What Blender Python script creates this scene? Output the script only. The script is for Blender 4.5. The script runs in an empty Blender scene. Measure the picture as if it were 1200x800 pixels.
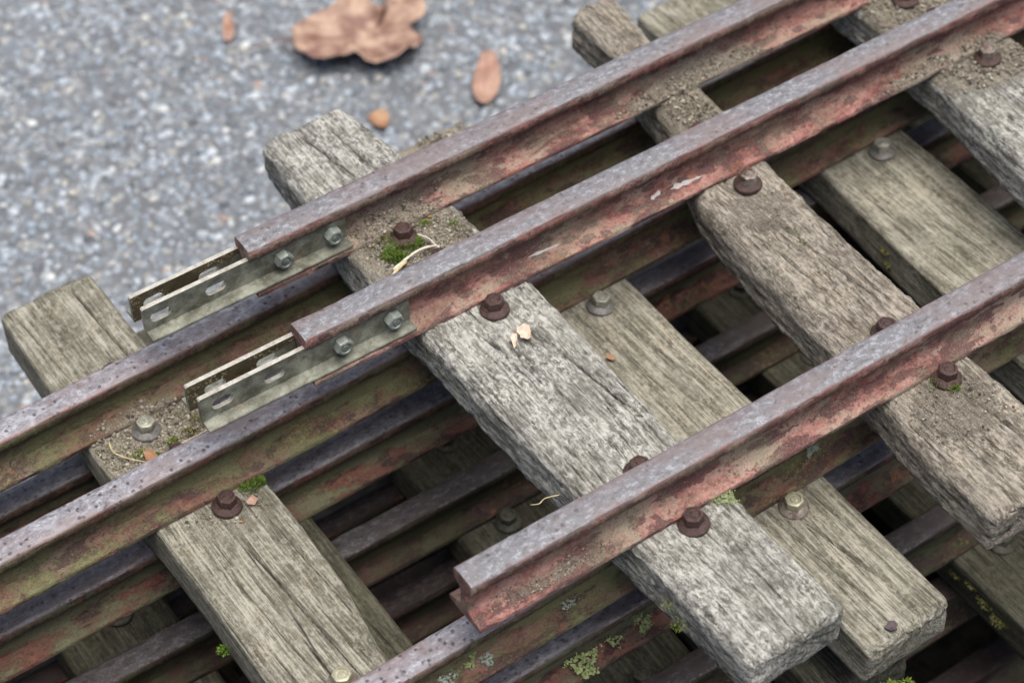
import bpy, bmesh, math, random
import numpy as np
from mathutils import Matrix, Vector

random.seed(7)
rng = np.random.default_rng(11)
sc = bpy.context.scene
COL = sc.collection
MM = 0.001
GROUND = -0.2541          # mm frame: z = 0 is the top of the uppermost sleepers
def W(x, y, z): return Vector((x * MM, y * MM, z * MM - GROUND))

# ------------------------------------------------------------------ camera
cd = bpy.data.cameras.new("camera"); cam = bpy.data.objects.new("camera", cd); COL.objects.link(cam)
R = ((0.8267590, -0.5622677, -0.0180171), (-0.4252944, -0.6037478, -0.6742502), (0.3682313, 0.5651050, -0.7382832))
M = Matrix(((R[0][0], -R[1][0], -R[2][0], 0), (R[0][1], -R[1][1], -R[2][1], 0), (R[0][2], -R[1][2], -R[2][2], 0), (0, 0, 0, 1)))
M.translation = W(-182.8688, -407.2292, 668.3174)
cam.matrix_world = M
cd.sensor_width = 36.0
cd.lens = 2552.74 / 1200 * 36
cd.clip_start = 0.02; cd.clip_end = 500
cd.dof.use_dof = True; cd.dof.focus_distance = 0.875; cd.dof.aperture_fstop = 11.0
sc.camera = cam

# ------------------------------------------------------------------ overcast daylight
world = bpy.data.worlds.new("World"); sc.world = world; world.use_nodes = True
wn = world.node_tree; wn.nodes.clear()
sky = wn.nodes.new("ShaderNodeTexSky"); sky.sky_type = 'NISHITA'; sky.sun_disc = False
SUN_EL, SUN_AZ = math.radians(80), math.radians(165)     # azimuth clockwise from +Y
sky.sun_elevation = SUN_EL; sky.sun_rotation = SUN_AZ
sky.air_density = 1.0; sky.dust_density = 6.0; sky.ozone_density = 1.0
bg = wn.nodes.new("ShaderNodeBackground"); bg.inputs[1].default_value = 0.075
wo = wn.nodes.new("ShaderNodeOutputWorld")
wn.links.new(sky.outputs[0], bg.inputs[0]); wn.links.new(bg.outputs[0], wo.inputs[0])
sl = bpy.data.lights.new("sun", 'SUN'); sl.energy = 2.3; sl.angle = math.radians(55); sl.color = (1.0, 0.96, 0.9)
so = bpy.data.objects.new("sun", sl); COL.objects.link(so)
sd = Vector((math.sin(SUN_AZ) * math.cos(SUN_EL), math.cos(SUN_AZ) * math.cos(SUN_EL), math.sin(SUN_EL)))
so.rotation_euler = sd.to_track_quat('Z', 'Y').to_euler(); so.location = (0, 0, 3)
sc.view_settings.view_transform = 'Standard'; sc.view_settings.look = 'None'
sc.view_settings.exposure = 1.0; sc.view_settings.gamma = 1.0
sc.render.engine = 'CYCLES'
sc.cycles.use_denoising = True

# ------------------------------------------------------------------ numpy noise
_T = rng.random((256, 256))
def vnoise(x, y, seed=0):
    x = np.asarray(x, float) + seed * 17.31; y = np.asarray(y, float) + seed * 7.77
    xi = np.floor(x).astype(int); yi = np.floor(y).astype(int)
    fx = x - xi; fy = y - yi
    fx = fx * fx * (3 - 2 * fx); fy = fy * fy * (3 - 2 * fy)
    a = _T[xi & 255, yi & 255]; b = _T[(xi + 1) & 255, yi & 255]
    c = _T[xi & 255, (yi + 1) & 255]; d = _T[(xi + 1) & 255, (yi + 1) & 255]
    return (a * (1 - fx) + b * fx) * (1 - fy) + (c * (1 - fx) + d * fx) * fy
def fbm(x, y, seed=0, octv=4, rough=0.5):
    s = 0; a = 1; t = 0
    for o in range(octv):
        s = s + a * vnoise(x * 2 ** o, y * 2 ** o, seed + o * 3); t += a; a *= rough
    return s / t

# ------------------------------------------------------------------ material helpers
class NT:
    def __init__(s, name):
        s.m = bpy.data.materials.new(name); s.m.use_nodes = True
        s.t = s.m.node_tree; s.t.nodes.clear()
        s.out = s.t.nodes.new("ShaderNodeOutputMaterial"); s.b = s.t.nodes.new("ShaderNodeBsdfPrincipled")
        s.t.links.new(s.b.outputs[0], s.out.inputs[0])
    def n(s, kind, **kw):
        nd = s.t.nodes.new(kind)
        for k, v in kw.items(): setattr(nd, k, v)
        return nd
    def put(s, sock, v):
        if isinstance(v, bpy.types.NodeSocket): s.t.links.new(v, sock)
        elif v is not None:
            if isinstance(v, tuple) and len(v) == 3 and sock.type == 'RGBA': v = v + (1,)
            sock.default_value = v
    def coords(s):
        tc = s.n("ShaderNodeTexCoord"); oi = s.n("ShaderNodeObjectInfo")
        m = s.n("ShaderNodeMath", operation='MULTIPLY'); s.put(m.inputs[0], oi.outputs['Random']); m.inputs[1].default_value = 37.0
        cmb = s.n("ShaderNodeCombineXYZ")
        for i in range(3): s.put(cmb.inputs[i], m.outputs[0])
        sc_ = s.n("ShaderNodeVectorMath", operation='SCALE'); s.put(sc_.inputs[0], tc.outputs['Object']); sc_.inputs['Scale'].default_value = 1000.0
        ad = s.n("ShaderNodeVectorMath", operation='ADD'); s.put(ad.inputs[0], sc_.outputs[0]); s.put(ad.inputs[1], cmb.outputs[0])
        s.raw = sc_.outputs[0]
        return ad.outputs[0]
    def vmul(s, v, k):
        a = s.n("ShaderNodeVectorMath", operation='MULTIPLY'); s.put(a.inputs[0], v); a.inputs[1].default_value = k; return a.outputs[0]
    def noise(s, v, scale, detail=4, rough=0.55, dist=0.0):
        a = s.n("ShaderNodeTexNoise"); s.put(a.inputs['Vector'], v); a.inputs['Scale'].default_value = scale
        a.inputs['Detail'].default_value = detail; a.inputs['Roughness'].default_value = rough; a.inputs['Distortion'].default_value = dist
        return a.outputs['Fac']
    def voro(s, v, scale, feat='F1', out='Distance', rnd=1.0):
        a = s.n("ShaderNodeTexVoronoi", feature=feat); s.put(a.inputs['Vector'], v); a.inputs['Scale'].default_value = scale
        a.inputs['Randomness'].default_value = rnd
        return a.outputs[out]
    def step(s, v, lo, hi, a=0.0, b=1.0):
        m = s.n("ShaderNodeMapRange"); s.put(m.inputs[0], v); m.inputs[1].default_value = lo; m.inputs[2].default_value = hi
        m.inputs[3].default_value = a; m.inputs[4].default_value = b; m.clamp = True; return m.outputs[0]
    def math(s, op, a, b=0.0):
        m = s.n("ShaderNodeMath", operation=op); s.put(m.inputs[0], a); s.put(m.inputs[1], b); return m.outputs[0]
    def mix(s, f, a, b, blend='MIX'):
        m = s.n("ShaderNodeMix", data_type='RGBA', blend_type=blend)
        s.put(m.inputs[0], f); s.put(m.inputs[6], a); s.put(m.inputs[7], b); return m.outputs[2]
    def ramp(s, f, stops):
        r = s.n("ShaderNodeValToRGB"); s.put(r.inputs[0], f); e = r.color_ramp.elements
        while len(e) < len(stops): e.new(0.5)
        for el, (p, c) in zip(e, stops): el.position = p; el.color = c + (1,)
        return r.outputs[0]
    def attr(s, name, out='Fac'):
        a = s.n("ShaderNodeAttribute"); a.attribute_name = name; return a.outputs[out]
    def sep(s, v):
        a = s.n("ShaderNodeSeparateXYZ"); s.put(a.inputs[0], v); return a.outputs
    def bump(s, h, strength=0.5, dist=0.0005):
        b = s.n("ShaderNodeBump"); b.inputs['Strength'].default_value = strength; b.inputs['Distance'].default_value = dist
        s.put(b.inputs['Height'], h); s.put(s.b.inputs['Normal'], b.outputs[0])
    def done(s, col, rough=0.8, metal=0.0, spec=0.5):
        s.put(s.b.inputs['Base Color'], col); s.put(s.b.inputs['Roughness'], rough); s.put(s.b.inputs['Metallic'], metal)
        s.put(s.b.inputs['Specular IOR Level'], spec); return s.m

def soil_mix(t, c, col):
    """thin film of sandy soil where it has been painted on as the vertex mask 'soil'"""
    n = t.noise(c, 0.45, 6, 0.75); n2 = t.noise(c, 1.4, 3, 0.6)
    m = t.step(t.math('ADD', t.attr("soil"), t.math('MULTIPLY', t.math('SUBTRACT', n, 0.5), 1.5)), 0.38, 0.62)
    sc_ = t.ramp(n2, [(0.32, (0.085, 0.072, 0.054)), (0.5, (0.20, 0.178, 0.14)), (0.68, (0.37, 0.345, 0.285))])
    return t.mix(t.math('MULTIPLY', m, 0.88), col, sc_), t.math('MULTIPLY', m, n2)
def wood_material(name, dark, mid, light, green, greenamt, speck, speckamt, ratio, fine, bump=0.6, brown=0.3):
    t = NT(name); c = t.coords()
    warp = t.n("ShaderNodeTexNoise"); t.put(warp.inputs['Vector'], c); warp.inputs['Scale'].default_value = 0.012; warp.inputs['Detail'].default_value = 2
    wv = t.n("ShaderNodeVectorMath", operation='MULTIPLY_ADD'); t.put(wv.inputs[0], warp.outputs['Color']); wv.inputs[1].default_value = (5, 0, 5); t.put(wv.inputs[2], c)
    w = wv.outputs[0]
    n1 = t.noise(t.vmul(w, (1.0, ratio, 1.0)), 0.62, 8, 0.7)                 # torn fibre
    n3 = t.noise(t.vmul(w, (1.0, 0.02, 1.0)), fine, 5, 0.7)                  # fine straight fibre
    n5 = t.noise(t.vmul(w, (1.0, 0.008, 1.0)), 0.20, 4, 0.6)                 # growth bands
    n4 = t.noise(t.vmul(c, (1, 0.5, 1)), 0.75, 5, 0.75)                      # flecks
    n2 = t.noise(c, 0.035, 5, 0.6); n6 = t.noise(c, 0.05, 5, 0.65)
    v = t.math('ADD', t.math('ADD', t.math('MULTIPLY', n1, 0.36), t.math('MULTIPLY', n3, 0.28)), t.math('ADD', t.math('MULTIPLY', n4, 0.22), t.math('MULTIPLY', n5, 0.14)))
    v = t.math('ADD', v, t.math('MULTIPLY', t.math('SUBTRACT', n6, 0.5), 0.16))
    col = t.ramp(v, [(0.385, dark), (0.44, tuple(0.6 * a + 0.4 * b for a, b in zip(dark, mid))), (0.49, mid), (0.565, light)])
    col = t.mix(t.math('MULTIPLY', t.step(n2, 0.36, 0.66), greenamt), col, t.mix(0.5, col, green))
    br = t.noise(c, 0.06, 4, 0.6)
    col = t.mix(t.math('MULTIPLY', t.step(br, 0.52, 0.68), brown), col, t.mix(1.0, col, (0.95, 0.78, 0.62), 'MULTIPLY'))
    sp = t.noise(t.vmul(c, (1, 0.6, 1)), 0.5, 7, 0.8)
    spm = t.math('MULTIPLY', t.step(sp, 0.48, 0.57), t.step(t.noise(c, 0.06, 5, 0.7), 0.42, 0.56))
    col = t.mix(t.math('MULTIPLY', spm, speckamt), col, speck)
    dk = t.step(t.noise(t.vmul(w, (1, 0.03, 1)), 0.75, 6, 0.72), 0.585, 0.66)      # dark hairline checks
    col = t.mix(t.math('MULTIPLY', dk, 0.7), col, tuple(0.3 * a for a in dark))
    dk2 = t.step(t.noise(t.vmul(c, (1, 0.3, 1)), 0.5, 6, 0.8), 0.585, 0.66)
    col = t.mix(t.math('MULTIPLY', dk2, 0.5), col, tuple(0.5 * a for a in dark))
    cav = t.attr("relief")
    col = t.mix(t.step(cav, 0.0, 0.45, 0.9, 0.0), col, tuple(0.22 * a for a in dark))
    col, sb = soil_mix(t, c, col)
    h = t.math('ADD', t.math('ADD', n1, t.math('MULTIPLY', n3, 0.8)), t.math('ADD', t.math('MULTIPLY', n4, 0.6), t.math('SUBTRACT', sb, t.math('MULTIPLY', dk, 0.7))))
    t.bump(h, bump, 0.0014)
    return t.done(col, 0.95, 0, 0.15)

WOOD_S = wood_material("weathered_grey_wood", (0.046, 0.043, 0.037), (0.18, 0.175, 0.158), (0.44, 0.435, 0.405), (0.17, 0.185, 0.13), 0.45, (0.53, 0.535, 0.50), 0.82, 0.2, 1.1, 0.85, 0.15)
WOOD_P = wood_material("weathered_brown_grey_wood", (0.05, 0.042, 0.034), (0.17, 0.147, 0.122), (0.38, 0.345, 0.295), (0.15, 0.155, 0.10), 0.4, (0.44, 0.42, 0.36), 0.6, 0.2, 1.1, 0.85, 0.4)
WOOD_T = wood_material("greenish_fine_grained_wood", (0.040, 0.037, 0.028), (0.145, 0.137, 0.108), (0.335, 0.322, 0.272), (0.125, 0.125, 0.08), 0.4, (0.36, 0.36, 0.305), 0.5, 0.05, 1.3, 0.6)
WOOD_D = wood_material("shade_darkened_wood", (0.018, 0.016, 0.012), (0.05, 0.047, 0.036), (0.11, 0.105, 0.082), (0.04, 0.047, 0.024), 0.6, (0.13, 0.14, 0.10), 0.3, 0.05, 1.3, 0.6)  # sleeper wood darkened in colour to stand for shade low in the stack

def rail_head_material(name, base, pale, dark, pitamt, brown, rl=0.42, webamt=0.0, spec=0.5, lip=None, pitlo=0.42):
    t = NT(name); c = t.coords()
    s = t.vmul(c, (0.6, 1.0, 1.0))
    n = t.noise(s, 0.42, 7, 0.72, 0.2); n2 = t.noise(c, 1.1, 4, 0.7); n3 = t.noise(t.vmul(c, (0.35, 1, 1)), 0.06, 5, 0.65)
    col = t.ramp(t.math('ADD', t.math('MULTIPLY', n, 0.7), t.math('MULTIPLY', n2, 0.3)), [(0.41, dark), (0.47, base), (0.52, base), (0.575, pale)])
    col = t.mix(t.step(n3, 0.46, 0.60), col, t.mix(0.6, col, brown))
    # thin pale web between darker scale plates
    vr = t.voro(s, 0.17, 'DISTANCE_TO_EDGE'); vm = t.step(t.noise(c, 0.035, 3), 0.46, 0.56)
    web = t.math('MULTIPLY', t.step(t.math('ADD', vr, t.math('MULTIPLY', n2, 0.12)), 0.09, 0.2, 1, 0), vm)
    col = t.mix(t.math('MULTIPLY', web, webamt), col, pale)
    vd = t.voro(c, 0.26); pm = t.step(t.noise(c, 0.045, 3), pitlo, pitlo + 0.14)
    pit = t.math('MULTIPLY', t.step(t.math('ADD', vd, t.math('MULTIPLY', n2, 0.45)), 0.38, 0.48, 1.0, 0.0), pm)
    fine = t.step(n2, 0.60, 0.68)
    col = t.mix(t.math('MULTIPLY', t.math('MAXIMUM', pit, t.math('MULTIPLY', fine, 0.6)), pitamt), col, (0.045, 0.036, 0.038))
    y = t.attr("edge")
    nz = t.math('MULTIPLY', t.math('SUBTRACT', t.noise(c, 0.55, 4, 0.7), 0.5), 0.8)
    ed = t.math('MULTIPLY', t.step(t.math('ADD', y, nz), 0.90, 1.0), t.step(t.noise(t.vmul(c, (0.4, 1, 1)), 0.07, 4), 0.45, 0.56))
    col = t.mix(t.math('MULTIPLY', ed, 0.9), col, lip or t.mix(n, (0.09, 0.045, 0.04), (0.34, 0.12, 0.11)))
    dm = t.step(t.math('ADD', y, t.math('MULTIPLY', nz, 0.5)), 0.72, 1.0)
    col = t.mix(t.math('MULTIPLY', dm, 0.35), col, brown)
    t.bump(t.math('SUBTRACT', t.math('ADD', n2, n), t.math('MULTIPLY', pit, 1.0)), 0.4, 0.0006)
    return t.done(col, t.step(n, 0.35, 0.65, rl, rl + 0.25), 0.1, spec)
HEAD_1 = rail_head_material("worn_rail_head", (0.140, 0.142, 0.154), (0.25, 0.26, 0.285), (0.09, 0.078, 0.082), 0.6, (0.15, 0.112, 0.108))
HEAD_2 = rail_head_material("pitted_rail_head", (0.175, 0.172, 0.192), (0.30, 0.305, 0.335), (0.09, 0.078, 0.083), 0.9, (0.17, 0.125, 0.12), 0.42, 0.6, 0.5, None, 0.34)
HEAD_3 = rail_head_material("shade_darkened_rail_head", (0.105, 0.102, 0.116), (0.175, 0.175, 0.195), (0.045, 0.038, 0.042), 0.9, (0.07, 0.05, 0.05), 0.34, 0.1, 0.5, (0.24, 0.23, 0.25), 0.3)  # pitted head, base colour lowered to imitate shade under the upper panels
HEAD_5 = rail_head_material('shade_blackened_rail_head', (0.026, 0.021, 0.021), (0.05, 0.042, 0.042), (0.014, 0.011, 0.011), 0.9, (0.03, 0.02, 0.017), 0.65, 0.0, 0.15)  # near black, paints in the darkness between the lowest panels
HEAD_4 = rail_head_material("shade_darkened_dirty_rail_head", (0.042, 0.039, 0.043), (0.085, 0.08, 0.088), (0.022, 0.018, 0.018), 0.9, (0.036, 0.026, 0.024), 0.5, 0.0, 0.3, (0.16, 0.15, 0.16), 0.3)  # dirt and pits, plus deep stack shade put into the colour

def rail_side_material(name, red, pink, rust, dust, dustamt, green, greenamt, yellow=0.5, webgreen=0.0):
    t = NT(name); c = t.coords()
    sx = t.vmul(c, (0.5, 1.0, 1.0))
    n1 = t.noise(sx, 0.09, 7, 0.68, 0.3); n2 = t.noise(c, 0.5, 6, 0.75); n3 = t.noise(sx, 0.05, 6, 0.68, 0.4); n4 = t.noise(c, 1.5, 3, 0.6)
    col = t.ramp(t.math('ADD', t.math('MULTIPLY', n1, 0.6), t.math('MULTIPLY', n2, 0.4)), [(0.42, red), (0.5, tuple(0.55 * a + 0.45 * b for a, b in zip(red, pink))), (0.58, pink)])
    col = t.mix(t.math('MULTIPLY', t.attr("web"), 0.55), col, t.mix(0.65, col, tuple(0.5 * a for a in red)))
    # grey dust film
    dm = t.math('MULTIPLY', t.step(t.math('ADD', n3, t.math('MULTIPLY', n2, 0.35)), 0.66, 0.76), dustamt)
    col = t.mix(dm, col, t.mix(n4, tuple(0.5 * a for a in dust), tuple(1.2 * a for a in dust)))
    # rust scale with chipped edges
    e = t.math('MULTIPLY', t.math('SUBTRACT', n2, 0.5), 0.3)
    rp = t.step(t.math('ADD', t.noise(sx, 0.11, 4, 0.55, 0.3), e), 0.545, 0.562)
    rp2 = t.step(t.math('ADD', t.voro(sx, 0.13), t.math('MULTIPLY', n2, 0.5)), 0.50, 0.52, 1.0, 0.0)
    rp3 = t.math('MULTIPLY', t.step(t.math('ADD', t.voro(c, 0.36), t.math('MULTIPLY', n4, 0.5)), 0.50, 0.53, 1.0, 0.0), t.step(t.noise(sx, 0.06, 4, 0.6), 0.44, 0.52))
    rp = t.math('MAXIMUM', rp, t.math('MAXIMUM', t.math('MULTIPLY', rp2, 0.9), t.math('MULTIPLY', rp3, 0.75)))
    col = t.mix(t.math('MULTIPLY', rp, 0.88), col, t.ramp(n4, [(0.35, tuple(0.6 * a for a in rust)), (0.65, tuple(1.5 * a for a in rust))]))
    gm = t.math('MULTIPLY', t.step(t.math('ADD', t.math('ADD', t.noise(sx, 0.07, 7, 0.72, 0.3), t.math('MULTIPLY', n2, 0.3)), t.math('MULTIPLY', t.attr('web'), webgreen)), 0.62, 0.74), greenamt)
    col = t.mix(gm, col, t.mix(n4, tuple(0.4 * a for a in green), tuple(1.6 * a for a in green)))
    ye = t.math('MULTIPLY', t.math('MULTIPLY', t.step(n2, 0.54, 0.62), t.step(t.noise(sx, 0.04, 4, 0.6), 0.53, 0.62)), yellow)
    col = t.mix(ye, col, t.mix(n4, (0.13, 0.13, 0.03), (0.33, 0.32, 0.09)))
    fl = t.step(n4, 0.62, 0.68)
    col = t.mix(t.math('MULTIPLY', fl, 0.35), col, tuple(1.1 * a for a in dust))
    fd = t.step(n4, 0.34, 0.40, 1, 0)
    col = t.mix(t.math('MULTIPLY', fd, 0.5), col, tuple(0.4 * a for a in rust))
    drip = t.math('MULTIPLY', t.attr("under"), t.step(t.noise(t.vmul(c, (1.0, 0.12, 0.08)), 0.30, 5, 0.7), 0.38, 0.56))
    col = t.mix(t.math('MULTIPLY', drip, 0.85), col, tuple(0.5 * a for a in rust))
    og = t.math('MULTIPLY', t.step(t.noise(c, 0.09, 5, 0.7), 0.63, 0.68), 0.6)
    col = t.mix(og, col, (0.24, 0.11, 0.05))
    col, sb = soil_mix(t, c, col)
    t.bump(t.math('ADD', t.math('MULTIPLY', rp, -0.35), t.math('ADD', t.math('ADD', n2, t.math('MULTIPLY', n4, 0.5)), t.math('ADD', sb, t.math('MULTIPLY', gm, 0.5)))), 0.7, 0.001)
    return t.done(col, 0.72, 0, 0.35)
SIDE_1 = rail_side_material("red_primer_rusty_steel", (0.17, 0.058, 0.05), (0.41, 0.225, 0.19), (0.092, 0.043, 0.042), (0.36, 0.325, 0.25), 0.65, (0.21, 0.21, 0.14), 0.4, 0.0)
SIDE_2 = rail_side_material("red_primer_steel_with_algae", (0.11, 0.045, 0.034), (0.205, 0.12, 0.09), (0.06, 0.036, 0.031), (0.19, 0.17, 0.115), 0.7, (0.135, 0.135, 0.065), 0.9, 0.9, 0.13)
SIDE_3 = rail_side_material("shade_darkened_red_steel_with_algae", (0.105, 0.034, 0.026), (0.165, 0.075, 0.056), (0.035, 0.02, 0.018), (0.10, 0.095, 0.068), 0.5, (0.11, 0.112, 0.068), 0.92, 0.45, 0.24)  # algae on red steel, toned down to paint in shade
SIDE_4 = rail_side_material("shade_darkened_mossy_steel", (0.045, 0.02, 0.016), (0.065, 0.036, 0.029), (0.025, 0.016, 0.014), (0.05, 0.046, 0.032), 0.5, (0.05, 0.053, 0.027), 0.95, 0.4, 0.18)  # more algae and less red, with the stack's shade also in the colour

def galv_material():
    t = NT("galvanised_steel"); c = t.coords()
    n = t.noise(c, 0.12, 6, 0.65, 0.3); n2 = t.noise(c, 0.8, 4, 0.7)
    col = t.ramp(n, [(0.36, (0.085, 0.088, 0.067)), (0.5, (0.165, 0.172, 0.14)), (0.64, (0.265, 0.275, 0.225))])
    col = t.mix(t.math('MULTIPLY', t.step(t.noise(c, 0.2, 6, 0.75), 0.53, 0.64), 0.8), col, (0.085, 0.075, 0.048))
    col = t.mix(t.math('MULTIPLY', t.step(n2, 0.6, 0.7), 0.6), col, (0.42, 0.42, 0.36))
    col = t.mix(t.math('MULTIPLY', t.step(n2, 0.3, 0.4, 1, 0), 0.4), col, (0.06, 0.055, 0.04))
    col = t.mix(t.math('MULTIPLY', t.step(t.noise(c, 0.09, 6, 0.7, 0.5), 0.62, 0.7), 0.8), col, (0.30, 0.16, 0.075))
    t.bump(n2, 0.3, 0.0004)
    return t.done(col, t.step(n, 0.3, 0.7, 0.5, 0.34), 0.25, 0.5)
GALV = galv_material()
def dirty_galv():
    t = NT("dirt_caked_zinc"); c = t.coords()
    n2 = t.noise(c, 0.9, 4, 0.7)
    col = t.ramp(t.noise(c, 0.12, 5), [(0.3, (0.05, 0.04, 0.022)), (0.7, (0.11, 0.09, 0.05))])
    sp = t.math('MULTIPLY', t.step(n2, 0.54, 0.62), t.step(t.noise(c, 0.08, 3), 0.42, 0.55))
    col = t.mix(t.math('MULTIPLY', sp, 0.9), col, (0.50, 0.43, 0.27))
    t.bump(n2, 0.5, 0.0006)
    return t.done(col, 0.55, 0.2, 0.5)
GALV_DIRT = dirty_galv()

def simple(name, lo, hi, scale=0.3, rough=0.7, metal=0.0, bump=0.4, spec=0.4, extra=None):
    t = NT(name); c = t.coords(); n = t.noise(c, scale, 6, 0.65, 0.3); n2 = t.noise(c, scale * 4, 4, 0.7)
    col = t.ramp(t.math('ADD', t.math('MULTIPLY', n, 0.65), t.math('MULTIPLY', n2, 0.35)), [(0.36, lo), (0.64, hi)])
    if extra: col = t.mix(t.step(t.noise(c, scale * 0.6, 4, 0.6), extra[1], extra[1] + 0.08), col, extra[0])
    t.bump(n2, bump, 0.0005)
    return t.done(col, rough, metal, spec)
ZINC = simple('bare_zinc_edge_glint', (0.26, 0.24, 0.20), (0.52, 0.51, 0.45), 0.25, 0.4, 0.3, 0.3, 0.5)  # bare zinc, paler so sky glints on edges and slot walls are painted in
BOLT_RUST = simple("rusty_bolt_steel", (0.016, 0.009, 0.008), (0.088, 0.043, 0.036), 0.6, 0.4, 0.15, 0.9, 0.6, ((0.12, 0.06, 0.04), 0.62))
BOLT_DARK = simple('shade_darkened_mossy_bolt', (0.025, 0.025, 0.018), (0.095, 0.095, 0.072), 0.35, 0.6, 0.1, 0.6, 0.4)  # bolts of the lower panels, their shade mixed into the colour
BOLT_GREY = simple("dull_galvanised_bolt", (0.12, 0.12, 0.10), (0.33, 0.33, 0.27), 0.25, 0.5, 0.25, 0.3, 0.5, ((0.10, 0.07, 0.05), 0.58))
BOLT_WORN = simple("worn_brown_and_zinc_bolt", (0.10, 0.075, 0.06), (0.28, 0.25, 0.22), 0.25, 0.5, 0.25, 0.3, 0.5, ((0.07, 0.045, 0.035), 0.5))
BOLT_ZINC = simple("yellow_zinc_bolt", (0.20, 0.19, 0.12), (0.42, 0.41, 0.31), 0.2, 0.42, 0.3, 0.2, 0.5)
WASH_GREY = simple("dark_grey_washer", (0.06, 0.058, 0.055), (0.17, 0.165, 0.155), 0.3, 0.55, 0.2, 0.3, 0.5)
NUT_BLUE = simple("blue_grey_zinc_bolt", (0.10, 0.115, 0.105), (0.27, 0.30, 0.27), 0.25, 0.45, 0.25, 0.3, 0.5)
MOSS = simple("green_moss", (0.035, 0.09, 0.012), (0.16, 0.26, 0.035), 0.5, 0.85, 0, 0.2, 0.2)
MOSS_DULL = simple("olive_moss", (0.055, 0.065, 0.018), (0.17, 0.16, 0.055), 0.5, 0.9, 0, 0.2, 0.2)
MOSS_YEL = simple("yellow_moss", (0.13, 0.12, 0.025), (0.27, 0.24, 0.06), 0.5, 0.9, 0, 0.2, 0.2)
LICH_LIME = simple("lime_lichen", (0.13, 0.17, 0.075), (0.36, 0.42, 0.19), 0.5, 0.9, 0, 0.3, 0.2)
LICH_GREY = simple("grey_green_lichen", (0.17, 0.21, 0.17), (0.36, 0.41, 0.35), 0.5, 0.9, 0, 0.3, 0.2)
STRAW = simple("dry_straw", (0.30, 0.25, 0.13), (0.52, 0.46, 0.28), 0.4, 0.8, 0, 0.2, 0.3)

def crumb_material(name, rough=0.9, spec=0.3):
    t = NT(name); c = t.coords()
    col = t.mix(t.math('MULTIPLY', t.step(t.noise(c, 0.5, 4, 0.7), 0.3, 0.7), 0.35), t.attr("tint", 'Color'), (0.10, 0.10, 0.10))
    t.bump(t.noise(c, 0.9, 3, 0.6), 0.3, 0.0005)
    return t.done(col, rough, 0, spec)
CRUMB = crumb_material("soil_grains"); CHIP = crumb_material("asphalt_stone", 0.75, 0.4)
def asphalt():
    t = NT("asphalt"); tc = t.n("ShaderNodeTexCoord"); c = t.vmul(tc.outputs['Object'], (1000, 1000, 1000))
    cell = t.n("ShaderNodeTexVoronoi"); t.put(cell.inputs['Vector'], c); cell.inputs['Scale'].default_value = 0.16
    sx = t.sep(cell.outputs['Color'])
    col = t.ramp(sx[0], [(0.0, (0.14, 0.155, 0.175)), (0.5, (0.205, 0.225, 0.25)), (0.85, (0.25, 0.26, 0.265)), (1.0, (0.33, 0.33, 0.31))])
    col = t.mix(t.step(cell.outputs['Distance'], 0.35, 0.7), col, (0.125, 0.134, 0.146))
    col = t.mix(t.math('MULTIPLY', t.noise(c, 0.02, 5, 0.6), 0.35), col, (0.16, 0.17, 0.185))
    t.bump(t.math('SUBTRACT', t.noise(c, 0.8, 4, 0.7), cell.outputs['Distance']), 0.8, 0.002)
    return t.done(col, 0.85, 0, 0.3)
ASPHALT = asphalt()

# ------------------------------------------------------------------ object helpers
def mesh_from(name, V, F, mats, fm=None, smooth=False, attrs=None):
    me = bpy.data.meshes.new(name); me.from_pydata([tuple(v) for v in V], [], F)
    for m in mats: me.materials.append(m)
    if fm is not None: me.polygons.foreach_set("material_index", np.asarray(fm, np.int32))
    if smooth: me.polygons.foreach_set("use_smooth", np.ones(len(me.polygons), bool))
    for k, v in (attrs or {}).items():
        v = np.asarray(v, np.float32)
        if v.ndim == 1: me.attributes.new(k, 'FLOAT', 'POINT').data.foreach_set("value", v)
        else: me.attributes.new(k, 'FLOAT_COLOR', 'POINT').data.foreach_set("color", v.ravel())
    me.update(); return me
def link(name, me, parent=None, loc=None):
    o = bpy.data.objects.new(name, me); COL.objects.link(o)
    if parent is not None: o.parent = parent
    if loc is not None: o.location = loc
    return o
def tag(o, label=None, cat=None, group=None, kind=None):
    if label: o["label"] = label
    if cat: o["category"] = cat
    if group: o["group"] = group
    if kind: o["kind"] = kind
    return o

# ------------------------------------------------------------------ ground
bm = bmesh.new(); bmesh.ops.create_grid(bm, x_segments=8, y_segments=8, size=60)
gm_ = bpy.data.meshes.new("ground"); bm.to_mesh(gm_); bm.free(); gm_.materials.append(ASPHALT)
ground = tag(link("ground", gm_), kind="structure")

def shade_sheet_mat():
    t = NT("painted_shade_black"); tc = t.n("ShaderNodeTexCoord"); c = t.vmul(tc.outputs['Object'], (1000, 1000, 1000))
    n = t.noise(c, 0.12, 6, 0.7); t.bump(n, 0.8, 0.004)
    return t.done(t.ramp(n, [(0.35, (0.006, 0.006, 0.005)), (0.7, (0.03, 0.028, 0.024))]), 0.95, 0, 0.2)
V = []; F = []; n = 96
for i in range(n + 1):
    for j in range(25):
        x = -700 + 1750 * i / n; u = j / 24
        lo = -330 + 22 * math.sin(x * .013) + 14 * math.sin(x * .05); hi = 345 + 16 * math.sin(x * .021 + 1) + 8 * math.sin(x * .07)
        V.append((x * MM, (lo + (hi - lo) * u) * MM, 0.004 + 0.006 * min(1, 8 * u * (1 - u)) * float(vnoise(x * .05, u * 26, 4))))
for i in range(n):
    for j in range(24): a = i * 25 + j; F.append((a, a + 25, a + 26, a + 1))
SHADEM = shade_sheet_mat()
tag(link("painted_shade_sheet", mesh_from("painted_shade_sheet", V, F, [SHADEM], None, True)), kind="structure")  # black sheet laid under the stack to paint in its shade

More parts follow.
